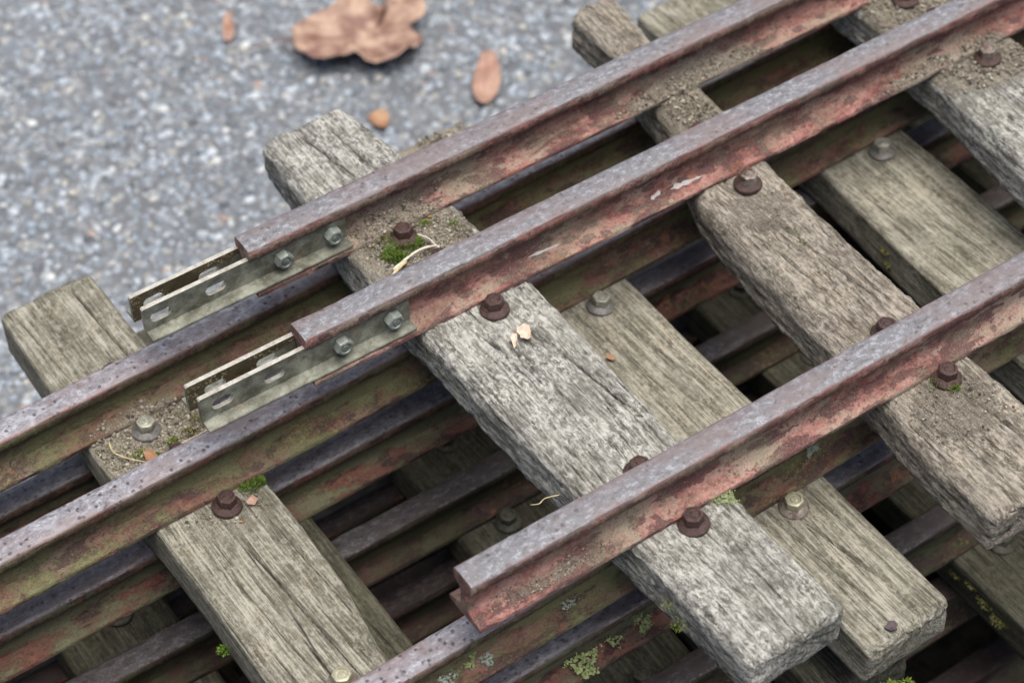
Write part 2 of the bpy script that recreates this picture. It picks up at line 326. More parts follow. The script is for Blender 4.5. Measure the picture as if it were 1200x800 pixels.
ICO = bmesh.new(); bmesh.ops.create_icosphere(ICO, subdivisions=1, radius=1.0)
ICO.verts.ensure_lookup_table()
ICO_V = np.array([v.co[:] for v in ICO.verts]); ICO_F = np.array([[v.index for v in f.verts] for f in ICO.faces]); ICO.free()
def grains(name, pos, size, flat, colors, mat):
    """many small irregular stones as one mesh; pos in metres"""
    n = len(pos); V0 = ICO_V[None] * (1 + 0.45 * (rng.random((n, 12, 1)) - 0.5))
    sz = size[:, None, None] * np.stack([0.7 + 0.6 * rng.random(n), 0.7 + 0.6 * rng.random(n), flat * (0.6 + 0.8 * rng.random(n))], 1)[:, None, :]
    V0 = V0 * sz; a = rng.random(n) * 6.283; ca, sa = np.cos(a)[:, None], np.sin(a)[:, None]
    V = np.stack([V0[..., 0] * ca - V0[..., 1] * sa, V0[..., 0] * sa + V0[..., 1] * ca, V0[..., 2]], -1) + pos[:, None, :]
    F = (ICO_F[None] + 12 * np.arange(n)[:, None, None]).reshape(-1, 3)
    me = bpy.data.meshes.new(name)
    me.vertices.add(n * 12); me.vertices.foreach_set("co", V.reshape(-1).astype(np.float32))
    me.loops.add(len(F) * 3); me.loops.foreach_set("vertex_index", F.reshape(-1).astype(np.int32))
    me.polygons.add(len(F)); me.polygons.foreach_set("loop_start", np.arange(0, len(F) * 3, 3, dtype=np.int32))
    me.update(calc_edges=True)
    C = np.concatenate([np.repeat(colors, 12, 0), np.ones((n * 12, 1))], 1).astype(np.float32)
    me.attributes.new("tint", 'FLOAT_COLOR', 'POINT').data.foreach_set("color", C.ravel())
    me.materials.append(mat); return me

def pick(cols, w, n, dim=1.0, tone=(1, 1, 1)):
    idx = rng.choice(len(cols), n, p=np.array(w) / sum(w)); c = np.array(cols)[idx]
    return np.clip(c * np.array(tone) * dim * (0.7 + 0.6 * rng.random((n, 1))), 0, 1)
N = 34000
px = rng.uniform(-160, 800, N); py = rng.uniform(180, 820, N)
sizes = (1.2 + 2.6 * rng.random(N) ** 2.2) * MM
pz = (sizes * (rng.random(N) * 0.6 - 0.38))
pos = np.stack([px * MM, py * MM, pz], 1)
cols = pick([(0.22, 0.247, 0.275), (0.31, 0.335, 0.36), (0.40, 0.415, 0.43), (0.49, 0.485, 0.46), (0.42, 0.39, 0.33), (0.13, 0.14, 0.155), (0.40, 0.27, 0.22)], [30, 30, 22, 4, 6, 11, 0.8], N, 1.0, (0.94, 1.0, 1.06))
tag(link("asphalt_chippings", grains("asphalt_chippings", pos, sizes, 0.6, cols, CHIP)), "small pale and dark grey stone chippings bedded in the asphalt", "chippings", kind="stuff")

# ------------------------------------------------------------------ soil film (layer, x0, x1, y0, y1, strength), world mm
SOIL = [(1, 112, 184, 150, 205, 1.0), (1, 255, 365, 176, 200, 0.95), (1, 276, 324, 150, 196, 0.95), (1, 362, 470, 122, 138, 0.85), (1, 396, 470, 100, 142, 0.8), (1, 396, 470, 150, 200, 0.95),
        (1, 250, 304, -52, -4, 0.55), (1, 262, 306, 84, 128, 0.5), (2, -18, 52, 155, 206, 1.0), (2, 186, 246, 232, 292, 1.0), (1, 58, 128, -9.6, -2.0, 0.75), (1, 60, 125, 8, 12, 0.6), (2, -10, 50, 108, 142, 0.4), (2, 196, 246, 112, 144, 0.35), (2, -60, 0, 182, 200, 0.5)]
def soilmask(X, Y, layer):
    m = 0 * X
    for (l, x0, x1, y0, y1, k) in SOIL:
        if l == layer:
            d = np.sqrt(((X - (x0 + x1) / 2) / (x1 - x0) * 2) ** 2 + ((Y - (y0 + y1) / 2) / (y1 - y0) * 2) ** 2)
            m = np.maximum(m, np.clip((1.0 - d) * 2.2, 0, 1) * k)
    return m
def layer_of(parent): return int(round((-(parent.location.z + GROUND) / MM - TH) / D)) + 1
def to_world(parent, X, Y):
    c, s = math.cos(parent.rotation_euler.z), math.sin(parent.rotation_euler.z)
    return X * c - Y * s + parent.location.x / MM, X * s + Y * c + parent.location.y / MM

# ------------------------------------------------------------------ rails
TH, D, H = 22.23, 46.375, 24.14
def make_rail(name, x0, x1, yc, parent, mats, seed, step=4.0, dense=(-140, 560)):
    half = [(2.2, 24.35), (4.6, 24.2), (5.7, 23.8), (6.15, 23.0), (6.2, 21.0), (6.1, 18.8), (5.3, 17.6), (2.5, 15.9), (2.1, 14.0), (2.0, 11.0), (2.1, 8.0), (2.6, 5.6), (4.4, 4.3), (7.6, 3.4), (9.9, 2.8), (10.4, 2.2), (10.4, 0.4), (10.0, 0.0)]
    prof = [(-y, z) for y, z in half] + [(y, z) for y, z in half[::-1]]
    prof = np.array(prof); npf = len(prof); nh = len(half)
    xs = sorted(set([x0] + [x for x in np.arange(math.ceil(x0 / step) * step, x1, step) if dense[0] < x < dense[1] or int(x / step) % 12 == 0] + [x1]))
    xs = np.array(xs); nx = len(xs)
    X = np.repeat(xs[:, None], npf, 1); Y = np.repeat(prof[None, :, 0], nx, 0).copy(); Z = np.repeat(prof[None, :, 1], nx, 0).copy()
    s = np.arange(npf)[None, :] * 0.9
    d = (fbm(X * 0.12, s + 0 * X, seed, 4, 0.65) - 0.5)
    inner = 1.0
    Y += np.sign(Y) * d * 0.55 * inner; Z += (fbm(X * 0.1, s * 1.3 + 0 * X, seed + 40, 4, 0.6) - 0.5) * 0.45
    Y += 0.6 * (vnoise(X * 0.006, X * 0, seed + 9) - 0.5)
    V = np.stack([X, Y, Z + TH], -1)
    idx = np.arange(nx * npf).reshape(nx, npf)
    F = []; fm = []
    topset = {0, 1, 2, npf - 1, npf - 2, npf - 3}
    for j in range(npf):
        k = (j + 1) % npf
        q = np.stack([idx[:-1, j], idx[1:, j], idx[1:, k], idx[:-1, k]], 1)
        F += q.tolist(); fm += [0 if j in topset else 1] * len(q)
    F.append(idx[0, ::-1].tolist()[::-1]); F.append(idx[-1].tolist()[::-1]); fm += [1, 1]
    edge = np.repeat(np.clip(np.abs(prof[None, :, 0]) / 6.1, 0, 1), nx, 0)
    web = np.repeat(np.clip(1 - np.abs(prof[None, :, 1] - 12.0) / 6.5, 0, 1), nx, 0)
    under = np.repeat(np.clip(1 - np.abs(prof[None, :, 1] - 18.0) / 5.5, 0, 1), nx, 0)
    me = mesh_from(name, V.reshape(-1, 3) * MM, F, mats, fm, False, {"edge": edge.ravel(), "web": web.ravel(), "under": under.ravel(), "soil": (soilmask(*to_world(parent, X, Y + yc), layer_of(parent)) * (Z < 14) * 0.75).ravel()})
    bm = bmesh.new(); bm.from_mesh(me); bmesh.ops.recalc_face_normals(bm, faces=bm.faces); bm.to_mesh(me); bm.free()
    me.polygons.foreach_set("use_smooth", np.ones(len(me.polygons), bool))
    me.set_sharp_from_angle(angle=math.radians(42))
    return link(name, me, parent, (0, yc * MM, 0))

# ------------------------------------------------------------------ sleepers
def interp(pts, y):
    pts = sorted(pts, key=lambda p: p[1]); return np.interp(y, [p[1] for p in pts], [p[0] for p in pts])
def make_sleeper(parent, left, right, y0, y1, mat, seed, style='S', rl=3.0, rr=3.0, nx=60, ny=170, cracks=(), endr=4.0, chips=()):
    """left/right: (x, y) points of the top edges; panel frame, mm"""
    t_end = np.array([0, 0.35, 0.75, 1.2, 2.0, 3.2, 5.0]); L = y1 - y0
    ys = np.concatenate([y0 + t_end, np.linspace(y0 + 6.5, y1 - 6.5, ny), (y1 - t_end)[::-1]])
    nr = len(ys); tin = np.minimum(ys - y0, y1 - ys)
    er = endr; inset = np.where(tin < er, er - np.sqrt(np.maximum(er * er - (er - np.minimum(tin, er)) ** 2, 0)), 0) * 0.55
    xl = interp(left, ys); xr = interp(right, ys)
    rl = interp(rl, ys) if isinstance(rl, list) else np.full(nr, rl)
    rr = interp(rr, ys) if isinstance(rr, list) else np.full(nr, rr)
    xl = xl - rl * 0.3 + inset; xr = xr + rr * 0.3 - inset
    zt = TH - inset; zb = 0 + inset * 0.8
    ring = []     # lists over rows of x, z, nx, nz
    na = 6
    for a in np.linspace(0, math.pi / 2, na):        # left arc from side to top
        c, s = math.cos(a), math.sin(a); ring.append((xl + rl - rl * c, zt - rl + rl * s, -c, s))
    for u in np.linspace(0, 1, nx + 2)[1:-1]:
        ring.append((xl + rl + (xr - rr - xl - rl) * u, zt, 0, 1))
    for a in np.linspace(math.pi / 2, 0, na):
        c, s = math.cos(a), math.sin(a); ring.append((xr - rr + rr * c, zt - rr + rr * s, c, s))
    nsd = 11
    for u in np.linspace(0, 1, nsd + 1)[1:]:
        ring.append((xr, (zt - rr) * (1 - u) + (zb + 1.0) * u, 1, 0))
    for u in np.linspace(0, 1, 6)[1:-1]:
        ring.append((xr * (1 - u) + xl * u, zb, 0, -1))
    for u in np.linspace(0, 1, nsd + 1)[:-1]:
        ring.append((xl, (zb + 1.0) * (1 - u) + (zt - rl) * u, -1, 0))
    m = len(ring)
    X = np.stack([r[0] + 0 * ys for r in ring], 1); Z = np.stack([r[1] + 0 * ys for r in ring], 1)
    NX = np.array([r[2] for r in ring])[None, :]; NZ = np.array([r[3] for r in ring])[None, :]
    Y = np.repeat(ys[:, None], m, 1)
    # arc length coordinate along the ring (by the mid row)
    mid = nr // 2
    dx = np.diff(np.append(X[mid], X[mid, 0])); dz = np.diff(np.append(Z[mid], Z[mid, 0]))
    S = np.cumsum(np.concatenate([[0], np.hypot(dx, dz)[:-1]]))[None, :] + 0 * Y
    wob = 1.2 * (vnoise(Y * 0.02, 0 * Y, seed + 5) - 0.5)
    if style == 'S':      # torn, pulpy grain
        g = fbm((S + wob) * 0.34, Y * 0.055, seed, 4, 0.62); g2 = fbm((S + wob) * 0.9, Y * 0.12, seed + 21, 3, 0.6)
        big = fbm(S * 0.06, Y * 0.018, seed + 33, 3, 0.5)
        g3 = fbm(S * 1.1, Y * 0.5, seed + 90, 2, 0.6)
        h = (g - 0.5) * 1.3 + (g2 - 0.5) * 1.7 + (big - 0.5) * 1.8 + (g3 - 0.5) * 0.7
        cav = np.clip((g * 0.45 + g2 * 0.4 + g3 * 0.15 - 0.24) / 0.3, 0, 1)
    else:                 # firm straight grain with drying checks
        g = fbm((S + wob) * 0.6, Y * 0.01, seed, 4, 0.65); big = fbm(S * 0.05, Y * 0.012, seed + 33, 3, 0.5)
        h = (g - 0.5) * 0.6 + (big - 0.5) * 1.0
        cav = np.clip((g - 0.16) / 0.25, 0, 1)
    side = np.abs(NX) > 0.5
    amp = np.where(side, 1.2, 1.0)
    h = h * amp
    # edges are chewed away more than the faces
    corner = np.clip(1 - np.abs(np.abs(NX) - 0.7) / 0.35, 0, 1)
    h = h - corner * (1.6 if style == 'S' else 0.7) * np.clip(fbm(Y * 0.07, S * 0.02, seed + 70, 3) * 2.2 - 0.6, 0, 1.3)
    h = h - corner * (2.6 if style == 'S' else 0.9) * np.clip(fbm(Y * 0.35, S * 0.3, seed + 75, 3, 0.7) - 0.45, 0, 1)
    fx = np.where(np.abs(NZ) > 0.9, X, 1e6)
    for (cx, ca, cb, wd, dep) in cracks:       # cracks: x at y=ca/cb ends
        (xa, ya), (xb, yb) = ca, cb
        t = np.clip((Y - ya) / (yb - ya), 0, 1)
        line = xa + (xb - xa) * t + (0.7 if style == 'S' else 0.4) * (vnoise(Y * 0.03, 0 * Y, seed + int(cx)) - 0.5) + 0.25 * (vnoise(Y * 0.25, 0 * Y, seed + 3 + int(cx)) - 0.5)
        taper = np.clip(np.minimum(t, 1 - t) * 5, 0, 1)
        k = np.exp(-((fx - line) / ((0.95 if style == 'S' else 1.0) * wd * (0.55 + 0.45 * taper))) ** 2) * taper
        h = h - k * dep; cav = cav * (1 - 0.97 * np.clip(k * 1.3, 0, 1))
    X = X + NX * h; Z = Z + NZ * h
    # a little loss of length, uneven along the end grain
    e = (fbm(S * 0.09, 0 * S, seed + 50, 3) - 0.5) * 3.0 + (fbm(S * 0.6, 0 * S, seed + 51, 2) - 0.5) * 1.4
    w0 = np.clip(1 - (Y - y0) / 9, 0, 1); w1 = np.clip(1 - (y1 - Y) / 9, 0, 1)
    Y = Y + e * w0 - e * w1
    V = np.stack([X, Y, Z], -1).reshape(-1, 3); CAV = cav.reshape(-1).tolist(); SO = (soilmask(*to_world(parent, X, Y), layer_of(parent)) * (NZ > 0.3)).reshape(-1).tolist()
    idx = np.arange(nr * m).reshape(nr, m); F = []
    idr = np.roll(idx, -1, 1)
    F += np.stack([idx[:-1], idr[:-1], idr[1:], idx[1:]], -1).reshape(-1, 4).tolist()
    V = V.tolist()
    for row, sgn in ((0, -1), (nr - 1, 1)):
        cur = idx[row].tolist(); P = np.array([V[i] for i in cur]); cen = P.mean(0); cen[1] = np.median(P[:, 1])
        for f in (0.86, 0.7, 0.5, 0.3, 0.12):
            Q = cen + (P - cen) * np.array([f if f > 0.3 else f, 1 if f > 0.5 else 0.5, f])
            Q[:, 0] = cen[0] + (P[:, 0] - cen[0]) * f
            rough = (fbm(Q[:, 0] * 0.35, Q[:, 2] * 0.35, seed + 60, 3, 0.6) - 0.5)
            Q[:, 1] = cen[1] + (P[:, 1] - cen[1]) * f + rough * 2.2 + sgn * 0.5
            b = len(V); V += Q.tolist(); CAV += np.clip(0.55 + rough * 1.5, 0, 1).tolist(); SO += [0.0] * m
            nxt = list(range(b, b + m))
            for j in range(m):
                k = (j + 1) % m
                F.append([cur[j], cur[k], nxt[k], nxt[j]] if sgn > 0 else [cur[k], cur[j], nxt[j], nxt[k]])
            cur = nxt
        F.append(cur if sgn > 0 else cur[::-1])
    me = mesh_from("sleeper", np.array(V) * MM, F, [mat], None, True, {"relief": np.array(CAV), "soil": np.array(SO)})
    bm = bmesh.new(); bm.from_mesh(me); bmesh.ops.recalc_face_normals(bm, faces=bm.faces); bm.to_mesh(me); bm.free()
    me.polygons.foreach_set("use_smooth", np.ones(len(me.polygons), bool))
    return link("sleeper", me, parent)

# ------------------------------------------------------------------ bolts
def lathe(prof, n=20):
    V = []; F = []
    for r, z in prof: V += [(r * math.cos(2 * math.pi * k / n), r * math.sin(2 * math.pi * k / n), z) for k in range(n)]
    for i in range(len(prof) - 1):
        for k in range(n):
            F.append([i * n + k, i * n + (k + 1) % n, (i + 1) * n + (k + 1) % n, (i + 1) * n + k])
    F.append(list(range(n))[::-1]); F.append([(len(prof) - 1) * n + k for k in range(n)])
    return V, F
def bolt_mesh(mat, af=7.5, hgt=4.6, name="bolt"):
    """hexagon head with a chamfered crown and a slightly dished, stamped top"""
    V = []; F = []; r = af / math.sqrt(3)
    rings = [(1.0, 0.0), (1.0, hgt * 0.1), (1.0, hgt * 0.80), (0.93, hgt * 0.93), (0.86, hgt), (0.74, hgt * 1.0), (0.66, hgt * 0.88), (0.48, hgt * 0.87), (0.36, hgt * 0.96), (0.12, hgt * 0.97)]
    n = 24
    for i, (s, z) in enumerate(rings):
        for k in range(n):
            a = 2 * math.pi * k / n; hexr = (af / 2) / math.cos(((a + math.pi / 6) % (math.pi / 3)) - math.pi / 6)
            rr = hexr * s if i < 3 else min(hexr * 0.97, af / 2 * 1.03 * s / 0.93 if i > 3 else af / 2 * 1.06)
            if i > 3: rr = af / 2 * s
            V.append((rr * math.cos(a), rr * math.sin(a), z))
    for i in range(len(rings) - 1):
        for k in range(n): F.append([i * n + k, i * n + (k + 1) % n, (i + 1) * n + (k + 1) % n, (i + 1) * n + k])
    F.append([(len(rings) - 1) * n + k for k in range(n)]); F.append(list(range(n))[::-1])
    V = np.array(V); V += (np.random.default_rng(3).random(V.shape) - 0.5) * 0.14
    me = mesh_from(name, V * MM, F, [mat], None, True); me.set_sharp_from_angle(angle=math.radians(33)); return me
def washer_mesh(mat, r=6.5):
    V, F = lathe([(r * 0.97, -0.6), (r, 0.2), (r * 0.99, 0.9), (r * 0.94, 1.3), (r * 0.80, 1.7), (r * 0.70, 2.5), (r * 0.5, 2.8)], 28)
    V = np.array(V); V += (np.random.default_rng(4).random(V.shape) - 0.5) * 0.12
    me = mesh_from("washer", V * MM, F, [mat], None, True); me.set_sharp_from_angle(angle=math.radians(40)); return me
BM = {k: bolt_mesh(m) for k, m in (("rust", BOLT_RUST), ("grey", BOLT_GREY), ("zinc", BOLT_ZINC), ("worn", BOLT_WORN), ("dark", BOLT_DARK))}
WM = {"rust": washer_mesh(BOLT_RUST), "grey": washer_mesh(WASH_GREY), "zinc": washer_mesh(BOLT_WORN), "worn": washer_mesh(BOLT_RUST), "dark": washer_mesh(BOLT_DARK)}
BOLT_LABEL = {"rust": None, "grey": "dull grey galvanised bolt", "zinc": "pale yellowish zinc bolt", "worn": "brown bolt worn bright on its top", "dark": None}
def put_bolt(panel, x, y, kind="rust", dz=0.0, rot=None):
    w = link("bolt", BM[kind], panel, (x * MM, (y + 0.8) * MM, (TH + 2.6 + dz + random.uniform(-.5, .5)) * MM)); w.rotation_euler = (random.uniform(-.09, .09), random.uniform(-.09, .09), random.uniform(0, 1.05) if rot is None else rot)
    ws = link("washer", WM[kind], w, (0, 0, -2.1 * MM)); ws.rotation_euler = (0, 0, random.uniform(0, 6))
    if BOLT_LABEL[kind]: w["label"] = BOLT_LABEL[kind]
    return w

# ------------------------------------------------------------------ fishplates (angle joint bars)
NUT = bolt_mesh(NUT_BLUE, 7.0, 4.2, "fishplate_bolt")
def make_fishplate(panel, x0, x1, yrail, near, holes, mats, label):
    """vertical leg with slotted holes, and a flange lying over the rail foot; near = -1 or +1 side of the web"""
    bm = bmesh.new(); zb, zt, th = 3.9, 18.2, 2.1
    def loop(pts):
        vs = [bm.verts.new((x * MM, 0, z * MM)) for x, z in pts]
        return [bm.edges.new((vs[i], vs[(i + 1) % len(vs)])) for i in range(len(vs))]
    es = loop([(x0, zb), (x1, zb), (x1, zt - 0.6), (x1 - 0.6, zt), (x0 + 0.6, zt), (x0, zt - 0.6)])
    for hx, hz in holes:
        pts = []
        for k in range(20):
            a = 2 * math.pi * k / 20; pts.append((hx + 2.7 * math.cos(a) + (2.2 if math.cos(a) > 0 else -2.2), hz + 2.7 * math.sin(a)))
        es += loop(pts)
    bmesh.ops.triangle_fill(bm, edges=es, use_beauty=True)
    for f in list(bm.faces):                            # drop any triangle that fills a slot
        c = f.calc_center_median()
        if any(abs(c.x / MM - hx) < 4.9 and abs(c.z / MM - hz) < 2.6 and ((max(0, abs(c.x / MM - hx) - 2.2)) ** 2 + (c.z / MM - hz) ** 2) < 2.6 ** 2 for hx, hz in holes): bm.faces.remove(f)
    r = bmesh.ops.extrude_face_region(bm, geom=bm.faces[:])
    bmesh.ops.translate(bm, verts=[g for g in r['geom'] if isinstance(g, bmesh.types.BMVert)], vec=(0, near * th * MM, 0))
    # flange
    n = 40; prof = [(0.05, 2.9 + 1.0), (0.9, 5.4), (2.1, 5.2), (7.6, 4.75), (7.9, 4.2), (7.6, 3.4), (2.0, 3.5)]
    rows = []
    for i in range(n + 1):
        x = x0 + 0.2 + (x1 - x0 - 0.4) * i / n
        rows.append([bm.verts.new((x * MM, near * (p[0] + (0.25 * (vnoise(x * 0.08, 3.3, 5) - .5) if p[0] > 5 else 0)) * MM, p[1] * MM)) for p in prof])
    for a, b in zip(rows, rows[1:]):
        for k in range(len(prof)): bm.faces.new((a[k], a[(k + 1) % len(prof)], b[(k + 1) % len(prof)], b[k]))
    bm.faces.new(rows[0]); bm.faces.new(rows[-1][::-1])
    bmesh.ops.recalc_face_normals(bm, faces=bm.faces)
    for f in bm.faces:
        if near > 0 and f.normal.y < -0.7 and f.calc_center_median().x / MM < x1 - 40: f.material_index = 1
        if near < 0 and f.normal.y > 0.7: f.material_index = 1
        c = f.calc_center_median()
        if f.normal.z > 0.6 and c.z / MM > zt - 1.0: f.material_index = 2
        if abs(f.normal.y) < 0.3 and c.z / MM > 7 and x0 + 2 < c.x / MM < x1 - 2 and c.z / MM < zt - 2: f.material_index = 2
    me = bpy.data.meshes.new("fishplate"); bm.to_mesh(me); bm.free()
    for m in mats: me.materials.append(m)
    o = link("fishplate", me, panel, (0, (yrail + near * (2.6 if near < 0 else 4.2)) * MM, TH * MM)); o["label"] = label
    return o
def fish_bolt(plate, x, near, rot):
    b = link("fishplate_bolt", NUT, plate, (x * MM, near * 2.3 * MM, 11.6 * MM)); b.rotation_euler = (math.radians(90 if near < 0 else -90), rot, 0); return b

# ------------------------------------------------------------------ the stack of track panels
GRP = "track panels stacked on the asphalt"
def panel(layer, dy, yaw, label):
    o = bpy.data.objects.new("track_panel", None); COL.objects.link(o); o.empty_display_size = 0.05
    o.location = W(0, dy, -(layer - 1) * D - TH); o.rotation_euler = (0, 0, yaw)
    return tag(o, label, "track panel", GRP)
A, B, C = 196.86, 140.1, 0.0
YS = (A, B, C)

# --- layer 1
p1 = panel(1, 0, 0, "topmost rusty red track panel with pale weathered sleepers and joint bars on two rails")
for k, (x0, y) in enumerate(((76.7, A), (70.7, B), (58.3, C))): make_rail("rail", x0, 900, y, p1, [HEAD_1, SIDE_1], 10 + k * 13, 2.5)
s = make_sleeper(p1, [(127, 272), (124, 216), (121.5, 186), (123.7, 125), (126.6, 22), (130, -18), (133, -76)], [(168, 272), (174, 228), (176, 172), (176.5, 125), (174, 20), (174.5, -17), (177, -76)], -78, 272, WOOD_S, 101, 'S', 3.2, 3.0, 78, 230,
    cracks=((1, (160, 118), (170, 40), 0.55, 2.4), (2, (140, 122), (146, 96), 0.5, 1.8), (3, (150, 110), (152, 52), 0.45, 1.6), (4, (146, -20), (150, -60), 0.4, 1.4), (5, (142, 272), (150, 222), 0.8, 2.6), (6, (156, 268), (160, 218), 0.7, 2.4), (7, (164, 90), (172, 30), 0.4, 1.5)))
s["label"] = "pale silvery sleeper with torn grain"
s = make_sleeper(p1, [(296, 264), (296, 229), (287, 175), (268, 127), (265, 107), (258, 19), (256, -12), (253, -39), (252, -76)], [(318.6, 264), (314, 231), (311, 171), (305, 127), (302.5, 80), (302, 24), (300, -11), (301, -42), (300, -78)], -79, 266, WOOD_P, 133, 'S', [(7, 270), (7, 100), (5.5, 0), (5.5, -80)], 4.0, 70, 220,
    cracks=((1, (283, 110), (292, 20), 0.5, 2.0), (2, (273, 90), (276, 30), 0.45, 1.6), (3, (284, -18), (290, -60), 0.5, 2.0), (4, (268, -20), (272, -66), 0.5, 1.6)))
s["label"] = "brownish grey sleeper with rotted rounded edges"
make_sleeper(p1, [(411, 272), (409, 179), (407, 161), (406, 124), (402, 94), (398, 62), (396, -78)], [(455, 272), (453, 100), (449, -78)], -80, 272, WOOD_S, 155, 'S', 5.0, 3.5, 60, 170, cracks=((1, (425, 110), (428, 40), 0.5, 1.8),))
for x in (548, 680, 810): make_sleeper(p1, [(x - 24, 0), (x - 24, 1)], [(x + 24, 0), (x + 24, 1)], -79, 272, WOOD_S, 160 + x, 'S', 4, 4, 24, 60)
for x, y, kd in ((146, 180.5, "rust"), (154.3, 122.3, "rust"), (153.9, -15.6, "rust"), (151.9, 16.6, "rust"), (150, 157.6, "rust"), (150, 214, "rust"),
                 (288.6, 120.8, "worn"), (283.5, -15.4, "rust"), (279.4, 17.4, "rust"), (290, 157.4, "rust"), (300, 214.5, "rust"),
                 (432.7, 122.9, "worn"), (430, 177.5, "rust"), (430, 157.4, "rust"), (430, 214.5, "rust"), (424, -16, "rust"), (424, 16.5, "rust")):
    put_bolt(p1, x, y, kd)
PL = "bare galvanised joint bar with two empty slotted holes"
for yr, x0, x1, hs, bs in ((A, 26.5, 124.0, (34.2, 60.3), (92.1, 116.7)), (B, 22.0, 120.3, (32.0, 55.9), (87.2, 111.6))):
    fp = make_fishplate(p1, x0, x1, yr, -1, [(h, 11.4) for h in hs], [GALV, GALV_DIRT, ZINC], PL + ", on the near side of the web")
    for i, bx in enumerate(bs): fish_bolt(fp, bx, -1, 0.35 + 0.4 * i)
    fp = make_fishplate(p1, x0 - 1.0, x1 - 1.0, yr, 1, [(h + 1.5, 11.4) for h in hs], [GALV, GALV_DIRT, ZINC], PL + ", caked with brown dirt inside")
    for i, bx in enumerate(bs): fish_bolt(fp, bx, 1, 0.1)

def paint_scratch(rail_y, pts, w, label):
    """thin smear of pale paint following the slope of the rail foot"""
    V = []; F = []; n = 24
    for i in range(n + 1):
        t = i / n; x = pts[0][0] + (pts[1][0] - pts[0][0]) * t; y = pts[0][1] + (pts[1][1] - pts[0][1]) * t
        ww = w * (0.25 + 1.1 * vnoise(x * 0.7, 2.2, 5)) * min(1, 6 * t, 6 * (1 - t)) + 0.05
        for k in (-1, 0, 1):
            yy = y + ww * k; d = abs(yy - rail_y); zz = np.interp(d, [2.6, 4.4, 7.6, 9.9, 10.4], [5.6, 4.3, 3.4, 2.8, 2.2]) + 0.28
            V.append((x * MM, yy * MM, (TH + zz) * MM))
    for i in range(n):
        for k in (0, 1): F.append([i * 3 + k, i * 3 + 3 + k, i * 3 + 4 + k, i * 3 + 1 + k])
    o = link("paint_scratch", mesh_from("paint_scratch", V, F, [PAINT]), p1); o["label"] = label
PAINT = simple("pale_paint_smear", (0.30, 0.27, 0.265), (0.50, 0.47, 0.46), 0.6, 0.6)
paint_scratch(B, ((245.3, 135.4), (251.3, 136.6)), 0.9, "short whitish paint smear on the middle rail's foot")
paint_scratch(B, ((255.9, 135.6), (272.9, 134.6)), 1.0, "long whitish paint smear on the middle rail's foot")
paint_scratch(B, ((181.1, 136.6), (196.9, 135.8)), 0.45, "thin pale scratch on the middle rail's foot")

# --- layer 2
p2 = panel(2, 6.8, 0.02294, "second track panel from the top, with greenish fine-grained sleepers and dull bolts")
for k, y in enumerate(YS): make_rail("rail", -520, 800, y, p2, [HEAD_2, SIDE_2], 60 + k * 13, 3.0)
def l2(pts): # world -> panel frame
    c, s_ = math.cos(0.02294), math.sin(0.02294); return [(x * c + (y - 6.8) * s_, -x * s_ + (y - 6.8) * c) for x, y in pts]
s = make_sleeper(p2, l2([(-6.5, 288), (-7.5, 230), (-9, 184), (-6, 135), (-5, 94), (-5, 48), (-4, -84)]), l2([(38.4, 288), (39, 232), (42, 182), (43.5, 135), (44.4, 106), (43.5, 71), (38, 28), (37, -84)]), -89, 281, WOOD_T, 207, 'T', 2.2, 2.0, 90, 210,
    cracks=((1, (22, 118), (28, 4), 0.5, 3.2), (2, (38, 112), (41, 40), 0.45, 3.0), (3, (33, 285), (35, 205), 0.5, 2.6), (4, (10, 100), (13, 30), 0.35, 1.6), (5, (5, 280), (8, 215), 0.35, 1.2), (6, (17, 60), (19, -20), 0.35, 1.8)))
s["label"] = "broad greenish grey sleeper with two long cracks"
s = make_sleeper(p2, l2([(192, 272), (194, 140), (195, 0), (195.5, -39), (195.6, -84)]), l2([(234, 272), (238, 140), (237.5, 98), (238.5, 51), (238, -2), (238, -38), (238, -84)]), -89, 264, WOOD_T, 231, 'T', 2.2, 2.2, 84, 210,
    cracks=((1, (214, -16), (222, -68), 0.55, 3.2), (2, (226, 2), (230, -60), 0.4, 2.2), (3, (205, -10), (212, -80), 0.45, 2.2), (4, (222, 118), (229, 60), 0.4, 2.0), (5, (211, 120), (214, 60), 0.35, 1.8), (6, (203, 124), (207, 80), 0.35, 1.5)))
s["label"] = "olive grey sleeper with a small dark fleck at its sawn end"
s = make_sleeper(p2, l2([(353.5, 284), (356, 200), (356.5, 142), (353, 100), (350.5, 50), (348, -84)]), l2([(409, 284), (408, 200), (407, 139), (406, 60), (404, -84)]), -92, 276, WOOD_T, 255, 'T', 2.2, 2.5, 66, 170, cracks=((1, (377, 95), (382, 50), 0.35, 1.6), (2, (392, 110), (394, 40), 0.35, 1.6)))
for x in (-180, -370, 560, 730): make_sleeper(p2, [(x - 24, 0), (x - 24, 1)], [(x + 24, 0), (x + 24, 1)], -88, 278, WOOD_T, 260 + x, 'T', 3, 3, 20, 50)
for x, y, kd in ((15.8, 186, "grey"), (24.1, 129.9, "rust"), (18.3, 27.6, "zinc"), (20, -10.5, "rust"), (20, 164.5, "rust"), (18, 221, "rust"),
                 (218.2, 133.6, "grey"), (216.3, -5.5, "zinc"), (214, 27, "rust"), (214, 168, "grey"), (214, 226, "rust"),
                 (387.6, 138, "grey"), (384, 174, "rust"), (384, 195, "grey"), (378, 230, "rust"), (378, -1, "rust"), (378, 32, "rust")):
    xx, yy = l2([(x, y)])[0]; put_bolt(p2, xx, yy, kd)

